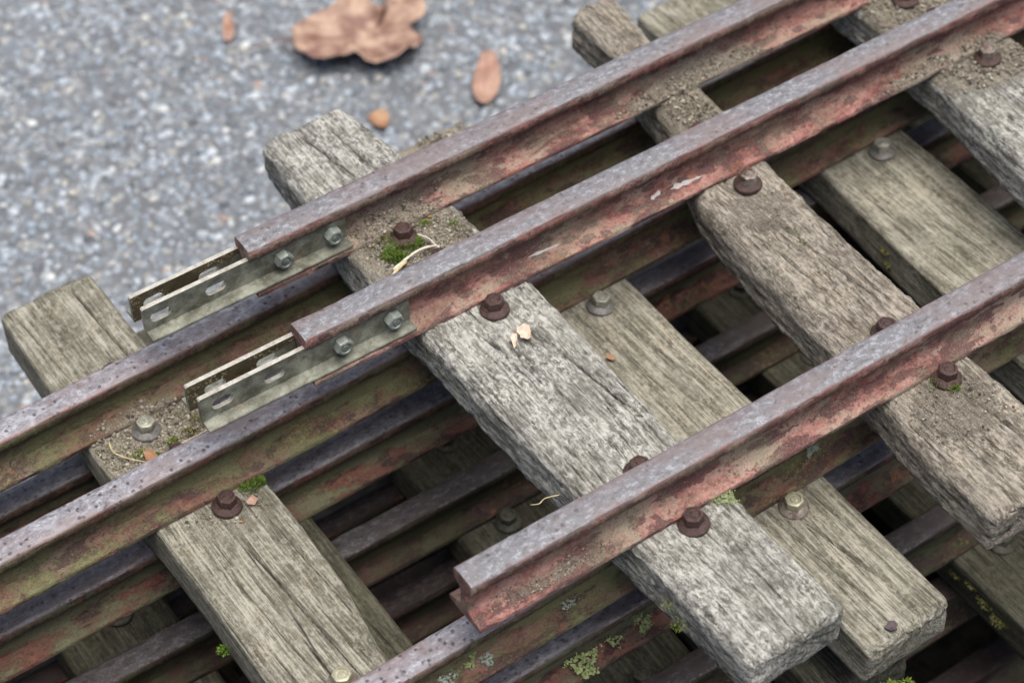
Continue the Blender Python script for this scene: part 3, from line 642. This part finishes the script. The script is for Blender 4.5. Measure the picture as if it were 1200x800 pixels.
# --- layers 3 to 6
def lower_panel(layer, dy, yaw, label, xs, side, head, y0, y1, w, seed, res, boltkind):
    p = panel(layer, dy, yaw, label)
    for k, y in enumerate(YS): make_rail("rail", -520, 800, y, p, [head, side], seed + k * 13, 4.0)
    c, s_ = math.cos(yaw), math.sin(yaw)
    for i, x in enumerate(xs):
        xo = x * c; dense = -100 < x < 560
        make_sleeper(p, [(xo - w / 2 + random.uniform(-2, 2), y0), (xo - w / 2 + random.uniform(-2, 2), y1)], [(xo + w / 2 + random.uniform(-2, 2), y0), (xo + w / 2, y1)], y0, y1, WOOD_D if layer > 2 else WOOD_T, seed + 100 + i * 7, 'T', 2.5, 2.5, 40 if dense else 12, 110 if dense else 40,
            cracks=((1, (xo + 4, y0 + 5), (xo + 8, y0 + 90), 0.5, 2.4), (2, (xo - 9, y0 + 60), (xo - 5, y0 + 170), 0.45, 2.0)))
        if dense:
            for yr in YS:
                for sg in (-1, 1):
                    if (yr == B and sg == 1) : continue
                    put_bolt(p, xo + random.uniform(-4, 4), yr + sg * (17.2 + random.uniform(-.5, .5)), boltkind)
    return p
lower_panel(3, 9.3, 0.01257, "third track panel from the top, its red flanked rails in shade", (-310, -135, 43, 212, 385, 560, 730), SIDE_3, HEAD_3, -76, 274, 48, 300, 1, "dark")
lower_panel(4, -6.6, -0.00215, "fourth track panel from the top, with shade-darkened mossy sleepers deep in the stack", (-385, -205, -24, 155, 335, 515, 690), SIDE_4, HEAD_4, -76, 274, 50, 420, 1, "dark")
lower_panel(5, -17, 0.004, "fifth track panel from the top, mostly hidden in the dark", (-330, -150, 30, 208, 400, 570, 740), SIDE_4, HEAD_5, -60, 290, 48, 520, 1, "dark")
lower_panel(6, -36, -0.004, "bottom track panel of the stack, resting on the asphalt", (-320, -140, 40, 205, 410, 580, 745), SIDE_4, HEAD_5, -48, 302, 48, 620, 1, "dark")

# ------------------------------------------------------------------ leaves
def leaf_material(name, lo, hi, vein, spot):
    t = NT(name); c = t.coords(); n = t.noise(c, 0.06, 5, 0.6, 0.4); n2 = t.noise(c, 0.5, 4, 0.7)
    col = t.ramp(n, [(0.40, lo), (0.60, hi)])
    col = t.mix(t.math('MULTIPLY', t.step(n2, 0.52, 0.64), 0.5), col, lo)
    col = t.mix(t.step(t.noise(c, 0.07, 5, 0.65, 0.6), 0.56, 0.68), col, spot)
    col = t.mix(t.math('MULTIPLY', t.attr("vein"), 0.85), col, vein)
    t.bump(t.math('ADD', n2, t.attr("vein")), 0.4, 0.0008)
    return t.done(col, 0.6, 0, 0.4)
LEAF_BROWN = leaf_material("brown_leaf", (0.16, 0.088, 0.068), (0.38, 0.27, 0.20), (0.12, 0.055, 0.04), (0.12, 0.05, 0.022))
LEAF_TAN = leaf_material("tan_leaf", (0.25, 0.145, 0.11), (0.38, 0.255, 0.195), (0.2, 0.1, 0.065), (0.24, 0.10, 0.04))
LEAF_PALE = leaf_material('pale_leaf', (0.48, 0.36, 0.28), (0.60, 0.49, 0.39), (0.32, 0.19, 0.12), (0.36, 0.18, 0.08))
LEAF_ORANGE = leaf_material("orange_leaf", (0.24, 0.125, 0.065), (0.35, 0.225, 0.13), (0.18, 0.08, 0.04), (0.16, 0.07, 0.035))
def make_leaf(name, label, outline, z, mat, axis, curl, seed, sub=3, thick=0.35, stem=None, group=None, cat="leaf", raise_edge=0.0):
    P = np.array(outline, float); cen = P.mean(0)
    bm = bmesh.new(); rings = [1.0, 0.85, 0.68, 0.5, 0.32, 0.14]
    n = len(P) * sub; Q = []
    for i in range(len(P)):
        a, b, c, d = P[i - 1], P[i], P[(i + 1) % len(P)], P[(i + 2) % len(P)]
        for k in range(sub):
            t = k / sub; Q.append(0.5 * ((2 * b) + (-a + c) * t + (2 * a - 5 * b + 4 * c - d) * t * t + (-a + 3 * b - 3 * c + d) * t ** 3))
    Q = np.array(Q); size = np.abs(Q - cen).max()
    ax0, ax1 = np.array(axis[0]), np.array(axis[1]); ad = (ax1 - ax0) / np.linalg.norm(ax1 - ax0); an = np.array([-ad[1], ad[0]])
    vs = []; vein = []
    for f in rings:
        row = []
        for q in Q:
            p = cen + (q - cen) * f; u = (p - ax0) @ ad; v = (p - ax0) @ an
            zz = z + curl * (abs(v) / size) ** 1.5 + raise_edge * f ** 3 * (0.6 * vnoise(q[0] * 0.06, q[1] * 0.06, seed) + 0.6 * vnoise(q[0] * 0.15, q[1] * 0.15, seed + 2) - 0.3) + curl * 0.6 * (fbm(p[0] * 0.05, p[1] * 0.05, seed, 3) - 0.5)
            vn = max(math.exp(-(v / (size * 0.02)) ** 2), 0.7 * math.exp(-((((u - abs(v) * 0.8) / (size * 0.28)) % 1 - 0.5) / 0.07) ** 2))
            row.append(bm.verts.new(W(p[0], p[1], zz))); vein.append(vn)
        vs.append(row)
    for a, b in zip(vs, vs[1:]):
        for k in range(n): bm.faces.new((a[k], a[(k + 1) % n], b[(k + 1) % n], b[k]))
    bm.faces.new(vs[-1])
    if stem:
        pr = None
        for i, (x, y) in enumerate(stem):
            rad = 0.9 - 0.25 * i / len(stem)
            row = [bm.verts.new(W(x + rad * math.cos(a) * an[0], y + rad * math.cos(a) * an[1], z + 0.3 + rad * math.sin(a))) for a in (0, 1.57, 3.14, 4.71)]
            vein += [0.8] * 4
            if pr:
                for k in range(4): bm.faces.new((pr[k], pr[(k + 1) % 4], row[(k + 1) % 4], row[k]))
            pr = row
    bmesh.ops.recalc_face_normals(bm, faces=bm.faces)
    me = bpy.data.meshes.new(name); bm.to_mesh(me); bm.free(); me.materials.append(mat)
    me.attributes.new("vein", 'FLOAT', 'POINT').data.foreach_set("value", np.array(vein, np.float32))
    me.polygons.foreach_set("use_smooth", np.ones(len(me.polygons), bool))
    o = link(name, me); md = o.modifiers.new("thickness", 'SOLIDIFY'); md.thickness = thick * MM
    return tag(o, label, cat, group)
GZ = -254.1
LG = "dead leaves on the asphalt"
make_leaf("dead_leaf", "large lobed brown dead leaf with a stalk lying on the asphalt", [(307.1, 596.8), (317.8, 599.9), (339.4, 606.0), (357.3, 602.8), (363.6, 596.9), (363.0, 585.1), (370.5, 581.1), (378.1, 592.1), (385.5, 594.5), (393.9, 586.4), (391.8, 567.3), (384.1, 560.6), (373.7, 560.0), (377.1, 549.6), (370.1, 541.4), (357.6, 534.6), (340.2, 532.8), (330.1, 542.5), (328.4, 552.8), (320.6, 553.2), (308.8, 557.7), (301.3, 572.0), (301.7, 584.9)],
    GZ + 7, LEAF_BROWN, ((304, 592), (385, 556)), 8.0, 3, 2, 0.2, [(307.6, 596.7), (300, 599.5), (293.1, 601.8), (285, 604), (277.4, 605.6)], LG, raise_edge=17)
make_leaf("dead_leaf", "narrow pinkish tan dead leaf lying alone on the asphalt near the rails", [(402.4, 515.9), (407.4, 509.8), (401.3, 494.6), (390.3, 479.5), (377.4, 472.4), (372.4, 477.1), (375.3, 487.6), (386.7, 502.4)], GZ + 4, LEAF_TAN, ((404, 513), (375, 475)), 4.0, 8, 3, 0.4, None, LG, raise_edge=4)
make_leaf("dead_leaf", "small upright orange brown leaf scrap on the asphalt left of the large leaf", [(283.1, 648.0), (288.1, 647.7), (282.6, 632.1), (275.2, 623.5), (271.9, 627.9)], GZ + 3, LEAF_TAN, ((285, 648), (273, 625)), 3.0, 12, 3, 0.4, None, LG, raise_edge=3)
make_leaf("dead_leaf", "small orange leaf on the asphalt beside the pale sleeper end", [(309.6, 507.6), (317.9, 507.6), (320.6, 500.8), (312.9, 491.5), (307.7, 496.2)], GZ + 3, LEAF_ORANGE, ((309, 507), (316, 493)), 2.0, 15, 3, 0.4, None, LG, raise_edge=3)
FR = [(612, 396)]
make_leaf("leaf_fragment", "pale pink leaf fragment lying on the silvery sleeper", [(153.4, 105.0), (154.6, 106.4), (156.2, 105.6), (157.4, 106.0), (158.6, 103.8), (158.0, 101.8), (156.4, 99.4), (154.6, 99.0), (154.0, 100.6), (152.6, 101.2), (153.6, 102.6)], 2.6, LEAF_PALE, ((153, 105), (157, 99)), 1.6, 20, 1, 0.25, None, None, "leaf fragment", raise_edge=2.4)
make_leaf("leaf_fragment", "thin curled straw-coloured leaf sliver beside the pale pink fragment", [(153.2, 104.6), (151.6, 105.6), (149.6, 104.0), (149.0, 101.8), (147.8, 98.6), (149.2, 99.6), (150.2, 101.4), (151.2, 101.8), (152.2, 103.4)], 2.4, LEAF_PALE, ((153, 104.6), (148.6, 100)), 1.2, 22, 1, 0.25, None, None, "leaf fragment", raise_edge=0.8)
make_leaf("leaf_fragment", "tiny orange leaf flake on the greenish sleeper right of the silvery one", [(202.3, 108.2), (204.4, 106.4), (204.0, 103.6), (202.2, 104.2), (201.2, 106.4)], -D + 1.6, LEAF_ORANGE, ((202, 108), (203.5, 104)), 0.8, 25, 1, 0.25, None, None, "leaf fragment", raise_edge=0.6)
make_leaf("bark_fleck", "small dark bark fleck near the sawn end of the olive grey sleeper", [(207.0, -72.0), (208.8, -72.4), (210.0, -71.0), (212.2, -72.4), (212.6, -74.0), (211.0, -74.6), (210.6, -75.8), (208.2, -75.0), (207.6, -73.8)], -D + 1.6, simple("dark_bark", (0.03, 0.02, 0.025), (0.09, 0.07, 0.075)), ((207, -73), (212, -74)), 0.8, 27, 1, 0.6, None, None, "bark fleck", raise_edge=0.5)

# ------------------------------------------------------------------ moss, lichen, litter
def moss(label, spots, mat, n=160, blade=(1.4, 3.0), lean=(0, 0, 1), name="moss_tuft", cat="moss", mat2=None):
    """tuft of pointed leaflets; spots = (x, y, z, radius) in mm"""
    V = []; F = []; fm = []; lean = Vector(lean); n = int(n * 2.2); blade = (blade[0] * 0.62, blade[1] * 0.7)
    for (x, y, z, r) in spots:
        for i in range(n):
            a = random.uniform(0, 6.283); d = r * math.sqrt(random.random()); L = random.uniform(*blade) * (1 - 0.45 * d / r)
            base = Vector((x + d * math.cos(a), y + d * math.sin(a), z + random.uniform(-.6, .2)))
            dirv = (lean * 1.0 + Vector((math.cos(a) * d / r * 0.9 + random.gauss(0, .45), math.sin(a) * d / r * 0.9 + random.gauss(0, .45), random.gauss(0, .25)))).normalized()
            sd = dirv.cross(Vector((random.gauss(0, 1), random.gauss(0, 1), random.gauss(0, 1)))).normalized() * L * 0.13
            up = dirv.cross(sd).normalized() * L * 0.06
            b = len(V)
            V += [tuple(W(*p)) for p in (base - sd * .6, base + sd * .6, base + dirv * L * .5 + sd + up, base + dirv * L * .5 - sd + up, base + dirv * L)]
            F += [[b, b + 1, b + 2, b + 3], [b + 3, b + 2, b + 4]]; k = 1 if (mat2 and random.random() < 0.3) else 0; fm += [k, k]
    return tag(link(name, mesh_from(name, V, F, [mat] + ([mat2] if mat2 else []), fm)), label, cat)
moss("bright green moss clump below the rusty bolt on the silvery sleeper at the far rail", [(141, 177, 1.4, 7.0), (135.5, 174.5, 1.2, 4.6), (147.5, 175.5, 1.2, 4.0), (138, 171, 1, 3.5)], MOSS, 170, (2.4, 4.8), mat2=MOSS_DULL)
moss("small green moss sprig beside the rusty far-rail bolt on its right", [(158, 183, 1, 2.6)], MOSS, 60, (1.8, 3.2), mat2=MOSS_YEL)
moss("tiny green moss dot right of the far-rail bolt on the silvery sleeper", [(168, 176, 1, 2.2)], MOSS, 45, (1.6, 3.0))
moss("olive moss ringing the rusty bolt of the far rail on its left", [(138, 186, 1, 3.8)], MOSS_DULL, 80, (1.6, 3.4), mat2=MOSS_YEL)
moss("green moss tuft beside the rusty bolt on the broad cracked sleeper", [(36.5, 134.5, -D + 1, 4.2), (41.5, 134.5, -D + .5, 2.6)], MOSS, 120, (2.6, 5.0), mat2=MOSS_DULL)
moss("small green plantlet hanging on the left edge of the broad cracked sleeper", [(-9.5, 76, -D - 11, 2.2)], MOSS, 55, (2.6, 5.2), (-0.5, -0.3, 0.9))
moss("green moss sprigs among litter below the grey bolt in front of the joint bars", [(7, 176, -D + 1, 3.2), (22, 174.5, -D + 1, 2.6), (12, 171, -D + 1, 2.4)], MOSS, 60, (2.0, 4.0), mat2=MOSS_YEL)
moss("olive yellow moss beside the lower left corner of the nearer joint bar", [(36.5, 178.5, -D + 1, 4.4), (30, 175.5, -D + .6, 3.0)], MOSS_DULL, 80, (1.6, 3.6), mat2=MOSS_YEL)
moss("olive moss straggling down the dark left side of the right-hand greenish sleeper", [(353.5, 93, -D - 8, 3.0), (352.8, 90, -D - 14, 2.6)], MOSS_DULL, 60, (2.2, 4.6), (-0.8, -0.2, 0.1), mat2=MOSS_YEL)
moss("green moss by the rusty near-rail bolt on the brownish sleeper", [(278.5, -14.5, 1.2, 3.6), (282, -20.5, 1, 2.4)], MOSS, 80, (1.8, 3.4), mat2=MOSS_DULL)
moss("faint olive moss patch in the middle of the brownish sleeper", [(287, 87, .8, 2.6), (284.5, 79, .8, 2.8)], MOSS_DULL, 60, (0.9, 1.8), mat2=MOSS)
moss("yellow moss at the far-side bolt of the near rail on the brownish sleeper", [(272, 18, 1, 3.4), (277, 23, 1, 3)], MOSS_DULL, 60, (1.0, 2.2), mat2=MOSS_YEL)
moss("yellow moss above the worn bolt at the upper right", [(439, 134, 2.5, 3.2)], MOSS_YEL, 60, (1.4, 3.2))
moss("yellow green moss at the front bottom corner of the olive grey sleeper", [(200, -87, -D - 17, 4.0), (207, -89, -D - 18, 3.0)], MOSS, 90, (2.0, 4.2), (0, -0.7, 0.4), mat2=MOSS_YEL)
moss("small yellow green moss fringe behind the pale zinc bolt", [(229, 5, -D + 2, 2.2), (223, 6, -D + 2, 1.8)], MOSS_YEL, 40, (1.2, 2.6), mat2=MOSS_DULL)
moss("dark olive moss on the left flank of the silvery sleeper's near end", [(129.2, -34, -10, 4.0), (128.4, -42, -13, 4.0)], MOSS_DULL, 80, (1.2, 2.6), (-0.9, -0.2, 0.3), mat2=MOSS)
moss("yellow moss mound low beneath the silvery sleeper's near end", [(186, -22, -3 * D + 14, 9), (196, -22, -3 * D + 12, 8)], MOSS_YEL, 200, (2, 4), mat2=MOSS_DULL)
moss("green moss hanging from the left side of the lowest visible sleeper at the right edge", [(311.5, -40, -3 * D - 8, 5), (310.5, -50, -3 * D - 10, 5), (312, -30, -3 * D - 6, 4), (312, -20, -3 * D - 9, 4)], MOSS_DULL, 120, (1.6, 3.6), (-0.6, -0.4, 0.3), mat2=MOSS_DULL)
moss("straw coloured moss on the eroded near end of the brownish sleeper", [(262, -74, -3, 4), (268, -77, -4, 3.4)], MOSS_DULL, 70, (1.4, 3.2), (-0.2, -0.5, 0.6), mat2=MOSS_YEL)
moss("patchy olive moss film spread over the soil round the far-rail bolt of the silvery sleeper", [(131, 182, .9, 6), (150, 192, .9, 6), (165, 170, .9, 6), (152, 169, .9, 5)], MOSS_DULL, 45, (1.0, 2.2), mat2=MOSS)
moss("thin olive moss film along the edge of the broad cracked sleeper at the grey bolt", [(2, 180, -D + .8, 5), (30, 186, -D + .8, 5), (20, 170, -D + .8, 5)], MOSS_DULL, 45, (1.0, 2.2), mat2=MOSS)
def lichen(label, spots, mat, n=40, lobe=1.4, up=(0, 0, 1)):
    n = int(n * 3.2); lobe *= 0.42
    """crusty rosette of small crinkled lobes"""
    V = []; F = []; up = Vector(up).normalized(); q = up.to_track_quat('Z', 'Y')
    for (x, y, z, r) in spots:
        for i in range(n):
            out = random.random() < 0.3; a = random.uniform(0, 6.283); d = (1.0 + 0.6 * out) * r * (0.35 + 0.75 * math.sqrt(random.random())) * (0.75 + 0.35 * math.sin(3 * a + x)); s = lobe * random.uniform(.5, 1.2) * (0.6 if out else 1)
            tx, ty = random.gauss(0, .35), random.gauss(0, .35); b = len(V)
            for k in range(7):
                aa = 6.283 * k / 7; rr = s * random.uniform(.7, 1.2)
                l = Vector((d * math.cos(a) + rr * math.cos(aa), d * math.sin(a) * .8 + rr * math.sin(aa), -.05 + random.uniform(0, .45) + tx * rr * math.cos(aa) + ty * rr * math.sin(aa)))
                V.append(tuple(W(*(Vector((x, y, z)) + q @ l))))
            V.append(tuple(W(*(Vector((x, y, z)) + q @ Vector((d * math.cos(a), d * math.sin(a) * .8, random.uniform(-.1, .25)))))))
            for k in range(7): F.append([b + k, b + (k + 1) % 7, b + 7])
    return tag(link("lichen", mesh_from("lichen", V, F, [mat])), label, "lichen")
lichen("lime green lichen smear on the right edge of the silvery sleeper by the near rail", [(172, -13, 1.2, 4.0), (169, -9, 1.2, 3.2)], LICH_LIME, 60, 0.9)
SLN = (0, -0.35, 0.93)
lichen("largest pale green lichen rosette on the third panel's near rail", [(113.5, 5.4, -2 * D + 8, 4.5), (120, 4.8, -2 * D + 8, 4.0), (117, 1.0, -2 * D + 5, 3.5)], LICH_LIME, 34, 1.5, SLN)
lichen("small green lichen spot right of the largest rosette on the same rail", [(133, 5.2, -2 * D + 8, 3.0)], LICH_LIME, 24, 1.2, SLN)
lichen("ring-shaped pale lichen near the shaded flank of the silvery sleeper", [(146, 7.5, -2 * D + 11, 2.2), (150, 6.0, -2 * D + 8, 2.2), (147, 4.0, -2 * D + 7, 2.0)], LICH_LIME, 24, 1.2, SLN)
lichen("yellow green lichen fleck on the rail head just below the near rail's open end", [(64.5, 6.8, -D + 9, 2.4), (62, 4.4, -D + 6, 2.2)], LICH_LIME, 22, 1.1, SLN)
lichen("grey green lichen tuft beside the yellow green fleck below the open rail end", [(69, 3.0, -D + 5, 3.0)], LICH_GREY, 34, 1.1, SLN)
lichen("grey lichen near the bottom edge on the second panel's near rail", [(51, 3.2, -D + 6, 3.4), (46, 2, -D + 5, 2.4)], LICH_GREY, 26, 1.2, SLN)
lichen("grey white lichen on the second panel's near rail under the red rail", [(109, 5.6, -D + 7, 2.8)], LICH_GREY, 30, 1.0, SLN)
lichen("round grey blue lichen rosette behind the pale zinc bolt", [(235, 8.0, -D + 13, 3.0)], LICH_GREY, 44, 1.2, (0, -0.85, 0.5))
lichen("pale lichen patch on the far end of the silvery sleeper against the rail", [(146, 210, 1.2, 6)], LICH_GREY, 50, 1.1)

def stalk(name, label, pts, r, mat, cat):
    V = []; F = []
    P = [Vector(p) for p in pts]; Q = []
    for i in range(len(P) - 1):
        a = P[max(i - 1, 0)]; b = P[i]; c = P[i + 1]; d = P[min(i + 2, len(P) - 1)]
        for k in range(5):
            t = k / 5; Q.append(0.5 * ((2 * b) + (-a + c) * t + (2 * a - 5 * b + 4 * c - d) * t * t + (-a + 3 * b - 3 * c + d) * t ** 3))
    Q.append(P[-1]); n = 6
    for i, p in enumerate(Q):
        tg = (Q[min(i + 1, len(Q) - 1)] - Q[max(i - 1, 0)]).normalized(); u = tg.cross(Vector((0, 0, 1))).normalized(); v = tg.cross(u)
        rr = r * (1 - 0.5 * i / len(Q)) * random.uniform(.8, 1.2)
        V += [tuple(W(*(p + u * rr * math.cos(6.283 * k / n) + v * rr * math.sin(6.283 * k / n)))) for k in range(n)]
    for i in range(len(Q) - 1):
        for k in range(n): F.append([i * n + k, i * n + (k + 1) % n, (i + 1) * n + (k + 1) % n, (i + 1) * n + k])
    F.append(list(range(n))[::-1]); F.append([(len(Q) - 1) * n + k for k in range(n)])
    return tag(link(name, mesh_from(name, V, F, [mat], None, True)), label, cat)
BARK = simple("pale_twig", (0.36, 0.33, 0.27), (0.62, 0.58, 0.50), 0.3, 0.8)
stalk("twig", "pale forked twig lying on the silvery sleeper below the bright moss", [(131, 166, 2.2), (139, 167.5, 3.4), (147, 168.5, 3.6), (154, 166.5, 3.0), (152, 162, 2.4)], 0.7, BARK, "twig")
stalk("twig", "thin pale twig rising from the bright moss beside the forked one", [(153.5, 166.5, 3.2), (153, 172, 3.8), (150.5, 177.5, 3.4)], 0.45, BARK, "twig")
stalk("dry_stem", "yellow dry moss stem at the left of the forked twig", [(138, 166.8, 3), (131, 164, 3), (126, 161.5, 2.4)], 1.0, STRAW, "dry stem")
stalk("dry_stem", "bent straw at the left of the litter below the grey bolt", [(-1, 189, -D + 2), (-2, 182, -D + 3), (2, 175, -D + 3), (8, 169.5, -D + 2)], 0.45, STRAW, "dry stem")
stalk("dry_stem", "straw lying across the litter close to the pitted rail", [(22, 171, -D + 2), (29, 169.5, -D + 3.4), (37, 171, -D + 2)], 0.6, STRAW, "dry stem")
stalk("dry_stem", "wispy stem sticking out left of the silvery sleeper above the near rail", [(125, 33, -10), (119, 35, -10), (115, 33.5, -9), (112, 35, -9)], 0.3, STRAW, "dry stem")
make_leaf("leaf_fragment", "reddish leaf scrap standing in the litter below the grey bolt", [(8, 174.5), (11.5, 174), (12, 169), (9.5, 165.5), (7, 169)], -D + 3, LEAF_ORANGE, ((10, 174), (9, 166)), 1.6, 31, 1, 0.25, None, None, "leaf fragment", raise_edge=1.5)
make_leaf("leaf_fragment", "orange brown leaf scrap below the moss tuft on the broad cracked sleeper", [(31.5, 128), (35, 128.5), (36, 125.6), (33.4, 124), (31, 125.4)], -D + 1.6, LEAF_TAN, ((32, 128), (35, 124)), 1.2, 33, 1, 0.25, None, None, "leaf fragment", raise_edge=1.0)

# soil and crumbs: nobody could count them
def soil(label, zones, cols, w, spans=((124, 176), (288, 309), (407, 454)), feet=(A, B, C)):
    P = []; S = []; base = 1
    for (x0, x1, y0, y1, z, n, smax) in zones:
        m = n; x = rng.uniform(x0, x1, m); y = rng.uniform(y0, y1, m)
        cx, cy = (x0 + x1) / 2, (y0 + y1) / 2
        keep = (((x - cx) / (x1 - x0) * 2) ** 2 + ((y - cy) / (y1 - y0) * 2) ** 2) < 2.0 * fbm(x * 0.16, y * 0.16, 77, 3) ** 1.6 * 1.6
        if not callable(z) or base is not None:
            on = np.zeros(len(x), bool)
            for (a, b) in spans: on |= (x > a + 1.5) & (x < b - 1.5)
            for yc in feet: on |= np.abs(y - yc) < 9.9
            keep &= on
        x, y = x[keep], y[keep]; sz = smax * (0.22 + 0.78 * rng.random(len(x)) ** 6)
        zz = (z(x, y) if callable(z) else z) + sz * 0.25
        P.append(np.stack([x, y, zz], 1)); S.append(sz)
    P = np.concatenate(P); S = np.concatenate(S)
    Wp = P * MM; Wp[:, 2] -= GROUND
    me = grains("soil_crumbs", Wp, S * MM, 0.75, pick(cols, w, len(P), 0.8), CRUMB)
    return tag(link("soil_crumbs", me), label, "soil", kind="stuff")
SC = [(0.24, 0.215, 0.165), (0.34, 0.31, 0.25), (0.16, 0.13, 0.09), (0.48, 0.44, 0.35), (0.07, 0.055, 0.04), (0.5, 0.26, 0.08)]
SW = [30, 26, 18, 10, 10, 1.0]
def footz(yc, base=0.0):
    def f(x, y):
        d = np.abs(y - yc); return base + np.interp(d, [2.3, 4.4, 7.6, 10.2, 10.6, 14], [7, 4.4, 3.6, 3.0, 0.8, 0.4])
    return f
soil("sandy soil crumbs lying on the silvery sleeper round the far-rail bolt", [(122, 178, 160, 199, footz(A), 3400, 0.95)], SC, SW)
soil("sandy soil along the far rail's foot in the upper middle", [(265, 350, 180, 193.5, footz(A), 2600, 0.9), (283, 316, 158, 188, 0.6, 1500, 1.0)], SC, SW)
soil("sandy soil on the foot of the middle rail and round the worn bolt at upper right", [(372, 420, 125, 136, footz(B), 1100, 0.9), (406, 456, 108, 138, footz(B), 2400, 1.0), (404, 456, 158, 190, footz(A), 2200, 1.0)], SC, SW)
soil("soil litter round the grey bolt in front of the joint bars", [(-8, 45, 163, 200, footz(A + 7.2, -D), 3200, 1.0)], SC, SW, ((-9, 44),), (A + 7.2,))
soil("sandy crumbs round the near-rail bolt on the brownish sleeper", [(252, 302, -48, -8, 0.6, 800, 0.7), (262, 302, 55, 112, 0.6, 300, 0.7)], SC, SW, ((254, 301),), (C,))
soil("sandy crumbs on the buried far end of the olive grey sleeper beyond the far rail", [(192, 240, 236, 274, -D + 0.8, 2600, 1.2)], SC, SW, ((191, 236),), ())
soil("fine dirt lying in the web of the near rail at its open end", [(60, 122, -9.5, -2.4, footz(C), 900, 0.55)], SC, SW, (), (C,))
soil("crumbs near the rusty bolt on the broad cracked sleeper", [(4, 46, 118, 136, -D + 0.5, 320, 0.8)], SC, SW, ((-5, 44),), ())
